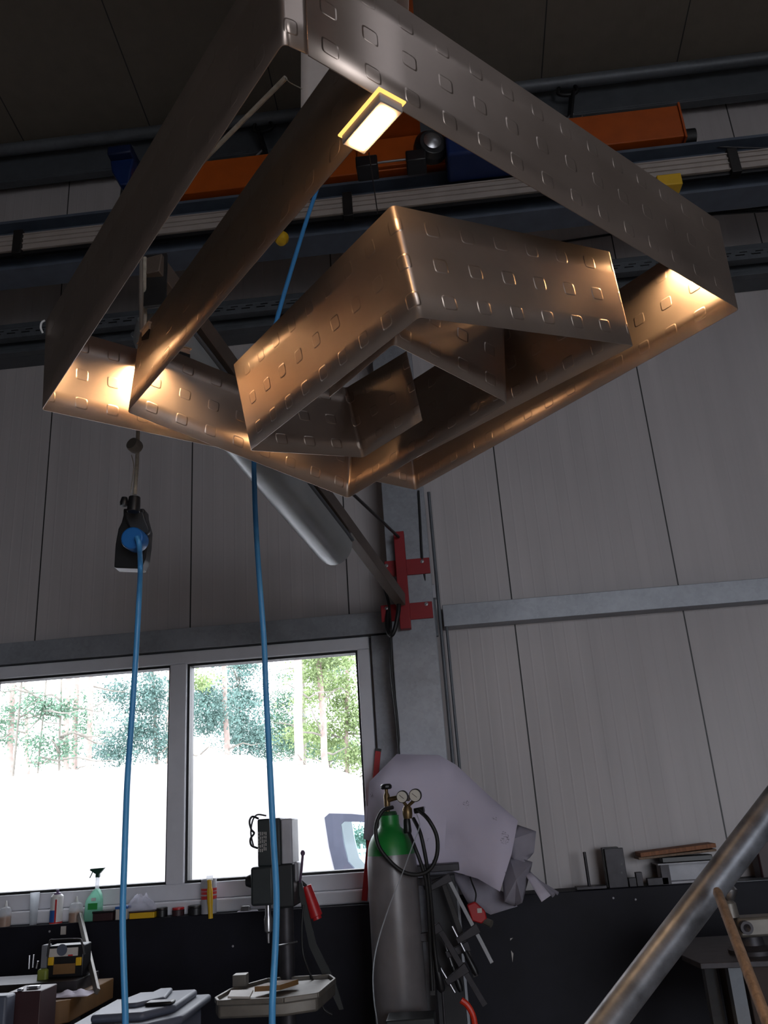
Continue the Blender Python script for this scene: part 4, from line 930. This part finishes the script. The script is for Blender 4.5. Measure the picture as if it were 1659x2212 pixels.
MB().pxbox(102, 2042, 180, 2112, TY, .09).build('body', 'black', t, bevel=.006)
MB().pxtube([(103, 2066, TY-.01), (108, 2034, TY-.01), (118, 2031, TY-.01), (166, 2029, TY-.01), (176, 2034, TY-.01), (182, 2062, TY-.01)], .005).build('handle', 'dsteel', t)
MB().pxbox(106, 2048, 168, 2066, TY-.005, .004).build('label', 'label', t)
MB().lathe(PY(134, 2052, TY-.006), [(0, 0), (.026, 0), (.026, .001), (0, .001)], (0, -1, 0), 20).build('disc', 'bin', t)
MB().pxbox(147, 2062, 157, 2065, TY-.0065, .001).build('mark', 'reds', t)
for a in (103, 163): MB().pxbox(a, 2068, a+12, 2086, TY-.008, .02).build('corner', 'yellow', t, bevel=.003)
MB().pxbox(115, 2082, 162, 2104, TY-.004, .003).build('drawer_front', 'tan', t)
o = MB().pxbox(78, 2094, 100, 2132, TY-.02, .08).build('green_canister', mat('yellow_green_plastic', (128, 140, 60), .5), bevel=.01); tag(o, 'yellow-green canister left of the small parts cabinet', 'canister')
o = MB().pxbox(88, 2042, 101, 2092, TY, .05).build('grey_tube_box', mat('grey_carton', (110, 112, 118), .6), bevel=.004); tag(o, 'narrow grey box standing above the green canister', 'box')
for k, (x, ya, yb, lab) in enumerate(((64, 2064, 2093, 'bright drill bit, leftmost of three on the bench'), (73, 2062, 2090, 'bright drill bit, middle of three on the bench'), (82, 2076, 2092, 'shortest bright drill bit, slanting beside the grey box'))):
    o = MB().tube([PY(x, ya, TY-.02), PY(x-1.5-k, yb, TY-.02)], .0045, 8).build('drill_bit', 'steel'); tag(o, lab, 'drill bit', 'drill bits on the bench')
sz = PY(135, 2160, 4.1).z
sx0, sx1 = PY(-150, 2160, 4.1).x, PY(186, 2150, 4.2).x
t = empty('left_bench', ((sx0+sx1)/2, 4.3, 0), 'dark bench with curved tan front edge in the lower left', 'bench')
MB().prism([V((x, y, sz-.09)) for x, y in ((sx0, 3.98), (sx1-.28, 3.98), (sx1-.12, 4.03), (sx1-.03, 4.10), (sx1-.03, 4.6), (sx0, 4.6))], (0, 0, .09)).build('top', 'tan', t, bevel=.004)
for x, y in ((sx0+.1, 4.1), (sx1-.2, 4.25), (sx0+.1, 4.5), (sx1-.2, 4.5)): MB().box(x, x+.05, y, y+.05, 0, sz-.09).build('leg', 'iron', t)
MB().box(sx0+.1, PY(176, 2115, 4.3).x, 4.25, 4.5, sz+.001, cz_-.001).build('riser', 'iron', t)
c = PZ(150, 2152, sz)
b = MB(); b.grid(lambda u, v: V((c.x-.09+.2*u, c.y-.06+.14*v, sz+.006+.022*abs(math.sin(9*u+3*v))*math.sin(math.pi*u)*math.sin(math.pi*v))), 14, 9)
o = b.build('foil_sheet', 'paper', thick=.001); tag(o, 'crumpled whitish foil lying on the left bench', 'foil')
a = PY(16, 2150, 3.8); c = PY(88, 2150, 3.8); zt = PY(52, 2142, 3.8).z
t = empty('brown_box', ((a.x+c.x)/2, 3.85, 0), 'tall dark brown box at the lower left edge with shiny clips on top', 'box')
MB().box(a.x, c.x, 3.8, 3.95, .0, zt).build('body', 'brown', t, bevel=.004)
MB().box(a.x+.06, a.x+.11, 3.84, 3.87, zt, zt+.012).build('clip', 'steel', t, bevel=.002)
MB().box(a.x+.035, a.x+.055, 3.81, 3.83, zt, zt+.01).build('clip', 'steel', t, bevel=.002)
a = PY(-60, 2160, 3.7); c = PY(14, 2160, 3.7)
o = MB().box(a.x, c.x, 3.7, 3.78, 0, PY(0, 2152, 3.7).z).build('blue_grey_case', 'bin', bevel=.01); tag(o, 'blue-grey case cut off by the lower left edge', 'case')

# ------------------------------------------------------------ outdoors
struct(MB().box(-40, 40, -40, 60, -.35, -.25).build('ground', 'grass', smoothf=False))
bpy.data.objects['ground'].name = 'forest_ground'
VY = 7.6
def vp(x, y, Y=VY): p = PY(x, y, Y); return V((p.x, p.z))
outline = [(-380, 1750), (-200, 1712), (0, 1683), (120, 1668), (250, 1660), (398, 1650), (432, 1633), (529, 1633), (530, 1655), (690, 1655), (740, 1672), (800, 1700), (860, 1750), (915, 1830), (940, 1900)]
hole = [(702, 1766), (712, 1757), (760, 1758), (800, 1762), (850, 1790), (880, 1850), (890, 1905), (745, 1903), (724, 1880), (712, 1830)]
OUT = [vp(*p) for p in outline]; HOL = [vp(*p) for p in hole]
zb = .15
t = empty('white_van', (OUT[7].x, VY+.9, -.25), 'large white van parked right outside the window', 'van')
def van_side(Y, name):
    b = MB(); bot = [V((OUT[-1].x+.25, zb)), V((OUT[0].x, zb))]
    loop = OUT + bot
    vs = [b.b.verts.new((p.x, Y, p.y)) for p in loop]; hs_ = [b.b.verts.new((p.x, Y, p.y)) for p in HOL]
    es = [b.b.edges.new((vs[i], vs[(i+1) % len(vs)])) for i in range(len(vs))] + [b.b.edges.new((hs_[i], hs_[(i+1) % len(hs_)])) for i in range(len(hs_))]
    bmesh.ops.triangle_fill(b.b, edges=es, use_beauty=True)
    return b.build(name, 'van', t, thick=.03, smoothf=False)
van_side(VY, 'side_panel'); van_side(VY+1.8, 'side_panel')
b = MB()
for p, q in zip(OUT, OUT[1:]):
    vs = [b.b.verts.new(v) for v in ((p.x, VY, p.y), (q.x, VY, q.y), (q.x, VY+1.8, q.y), (p.x, VY+1.8, p.y))]; b.b.faces.new(vs)
bmesh.ops.remove_doubles(b.b, verts=b.b.verts, dist=1e-4)
b.build('roof', 'van', t, thick=.02)
cn = V((sum(p.x for p in HOL)/len(HOL), sum(p.y for p in HOL)/len(HOL)))
def van_frame(Y, k, ma, name, y2):
    b = MB(); inn = []
    for i, p in enumerate(HOL): inn.append(cn.lerp(p, k)+V((.05, .0)))
    n = len(HOL)
    for i in range(n):
        j = (i+1) % n
        b.hexa([V((HOL[i].x, Y, HOL[i].y)), V((HOL[j].x, Y, HOL[j].y)), V((inn[j].x, Y, inn[j].y)), V((inn[i].x, Y, inn[i].y)), V((HOL[i].x, y2, HOL[i].y)), V((HOL[j].x, y2, HOL[j].y)), V((inn[j].x, y2, inn[j].y)), V((inn[i].x, y2, inn[i].y))])
    b.build(name, ma, t, smoothf=False)
van_frame(VY-.03, .70, 'vtrim', 'window_surround', VY+.03)
MB().prism([V((p.x, VY+.035, p.y)) for p in HOL], (0, .005, 0)).build('side_window', 'dglass', t)
MB().prism([V((p.x, VY+1.83, p.y)) for p in HOL], (0, .005, 0)).build('side_window', 'dglass', t)
for x in (OUT[0].x+1.2, OUT[-1].x-.5): 
    for Y in (VY+.12, VY+1.68): MB().lathe((x, Y-.1, .08), [(0, 0), (.33, 0), (.33, .2), (0, .2)], (0, 1, 0), 28).build('wheel', 'rubber', t)
t = empty('garden_fence', (0, 12, -.25), 'white metal fence beyond the van, seen through its side window', 'fence')
fa, fb = PY(640, 1843, 12), PY(900, 1843, 12)
b = MB()
for z in (fa.z, fa.z-.42, fa.z-.62, fa.z-.9): b.box(fa.x-2, fb.x+3, 12, 12.04, z-.05, z)
b.build('rail', 'fence', t)
b = MB()
for k in range(75): x = fa.x-2+k*.09; b.box(x, x+.03, 11.97, 12.0, -.25, fa.z+.06)
pk = b.build('picket', 'fence', t); pk['kind'] = 'stuff'
# pine wood
rn = random.Random(11)
def tree(px0, py0, px1, py1, wpx, Y, bark, needle, crowns, label, dens=1.0):
    top, bot = PY(px0, py0, Y), PY(px1, py1, Y)
    d = (top-bot); r_ = wpx/F*Y*.54
    base = bot + d*((-.3-bot.z)/d.z); tip = bot + d*((max(top.z+2.5, 7.5)-bot.z)/d.z)
    base.y = tip.y = Y
    t = empty('pine_tree', base, label, 'tree', 'pine trees in the wood outside')
    n = 14; pts = [base.lerp(tip, i/n)+V((rn.uniform(-1, 1)*r_*.35, 0, 0)) for i in range(n+1)]
    b = MB(); b.tube(pts, [r_*(1.1-.45*i/n) for i in range(n+1)], 10)
    b.build('trunk', bark, t)
    b = MB()
    for k in range(int(10*dens)):
        z = rn.uniform(1.2, 6.8); f = (z-base.z)/(tip.z-base.z)
        if not 0 < f < 1: continue
        p = base.lerp(tip, f); an = rn.uniform(0, 2*math.pi); L_ = rn.uniform(.5, 1.5)
        e = [p]
        for s_ in range(4): e.append(e[-1]+V((math.cos(an)*L_/4, math.sin(an)*L_/4, rn.uniform(-.12, .16))))
        b.tube(e, [.022, .018, .013, .01, .006], 5)
    b.build('branches', 'bark2', t)['kind'] = 'stuff'
    if crowns:
        b = MB()
        for (cx, cy, rx, ry, cnt) in crowns:
            c = PY(cx, cy, Y); sx, sz = rx/F*Y, ry/F*Y
            for cl in range(max(3, cnt//26)):
                cc = c+V((rn.gauss(0, .5)*sx, rn.gauss(0, .5)*min(sx, .9), rn.gauss(0, .5)*sz)); cr = rn.uniform(.15, .42)
                for k in range(60):
                    v = V((rn.gauss(0, 1), rn.gauss(0, 1), rn.gauss(0, .45)))*cr*.55
                    p = cc+v; a = V((rn.gauss(0, 1), rn.gauss(0, 1), rn.gauss(0, 1))).normalized()*rn.uniform(.03, .07); w_ = a.cross(V((rn.gauss(0, 1), rn.gauss(0, 1), rn.gauss(0, 1)))).normalized()*.02
                    b.b.faces.new([b.b.verts.new(q) for q in (p-w_, p+a, p+w_)])
        o = b.build('foliage', needle, t, smoothf=False); o['kind'] = 'stuff'
    return t
tree(27, 1470, 22, 1680, 13, 15, 'bark', 'needles', [(20, 1560, 30, 60, 500)], 'pale pine trunk at the left end of the left pane', .4)
tree(47, 1465, 28, 1690, 5, 14, 'bark2', 'needles', [], 'thin dark dead stem left in the left pane')
tree(54, 1465, 60, 1675, 8, 16, 'bark', 'needles', [], 'slim reddish pine trunk right of the thin dark stem', .6)
tree(98, 1490, 82, 1672, 4, 14, 'bark2', 'needles', [(88, 1530, 22, 16, 240), (90, 1610, 10, 40, 240)], 'bent thin stem with sparse twigs in the left pane', 1.6)
tree(133, 1460, 127, 1670, 5, 14, 'bark2', 'needles', [(128, 1535, 16, 14, 300), (132, 1620, 10, 30, 200)], 'thin knotty stem before the wide pale trunks', 1.6)
tree(147, 1455, 140, 1670, 15, 17, 'bark', 'needles', [], 'wide pale pine trunk in the middle of the left pane', .5)
tree(168, 1455, 160, 1670, 13, 18, 'bark', 'needles', [(178, 1545, 14, 40, 400)], 'second wide pale trunk in the middle of the left pane', .5)
tree(196, 1450, 193, 1668, 12, 16, 'bark', 'needles', [(200, 1580, 10, 20, 100)], 'pinkish pine trunk right of the wide pale trunks', 1.0)
tree(328, 1430, 338, 1640, 7, 18, 'bark2', 'needles2', [(325, 1500, 34, 50, 1700), (300, 1590, 60, 45, 1800), (260, 1500, 26, 28, 600), (345, 1610, 18, 40, 500), (240, 1620, 50, 30, 900)], 'bushy blue-green pine beside the window mullion', 1.5)
tree(366, 1430, 362, 1650, 9, 20, 'bark', 'needles', [], 'slim trunk partly hidden by the left edge of the mullion', .5)
tree(414, 1430, 408, 1640, 12, 15, 'bark', 'needles3', [(432, 1475, 12, 16, 260)], 'pale trunk at the left edge of the right pane', .8)
tree(482, 1425, 491, 1635, 12, 16, 'bark', 'needles2', [(450, 1540, 45, 50, 1500), (440, 1500, 26, 25, 500)], 'straight pale trunk left in the right pane', .8)
tree(517, 1430, 519, 1640, 4, 18, 'bark2', 'needles2', [(520, 1440, 45, 28, 900), (520, 1510, 50, 40, 1500), (515, 1570, 60, 40, 1800), (560, 1610, 35, 30, 900)], 'dense blue-green pine left of the air hose', 1.8)
tree(643, 1405, 645, 1655, 19, 14, 'bark', 'needles', [], 'thickest pale pine trunk right of the air hose', .5)
tree(655, 1520, 657, 1650, 12, 19, 'bark2', 'needles', [(610, 1540, 25, 60, 1000), (620, 1590, 40, 40, 900)], 'dark trunk hidden close behind the thickest pale trunk', 1.5)
tree(686, 1405, 704, 1655, 14, 15, 'bark', 'needles3', [(715, 1425, 40, 20, 700), (680, 1450, 26, 30, 600), (665, 1500, 16, 30, 300)], 'leaning pinkish trunk between thick trunk and slim trunk', 1.2)
tree(749, 1400, 748, 1670, 9, 16, 'bark', 'needles3', [(735, 1490, 40, 45, 1300), (765, 1560, 25, 50, 900), (690, 1590, 60, 30, 1200), (770, 1640, 20, 30, 600)], 'slim pinkish trunk near the right window jamb', 1.4)
tree(700, 1560, 712, 1650, 4, 20, 'bark2', 'needles', [(640, 1610, 60, 25, 1500), (730, 1620, 50, 25, 1400), (780, 1820, 40, 30, 900), (720, 1440, 50, 18, 700)], 'thin crooked stem in undergrowth behind the leaning trunk', 2.5)
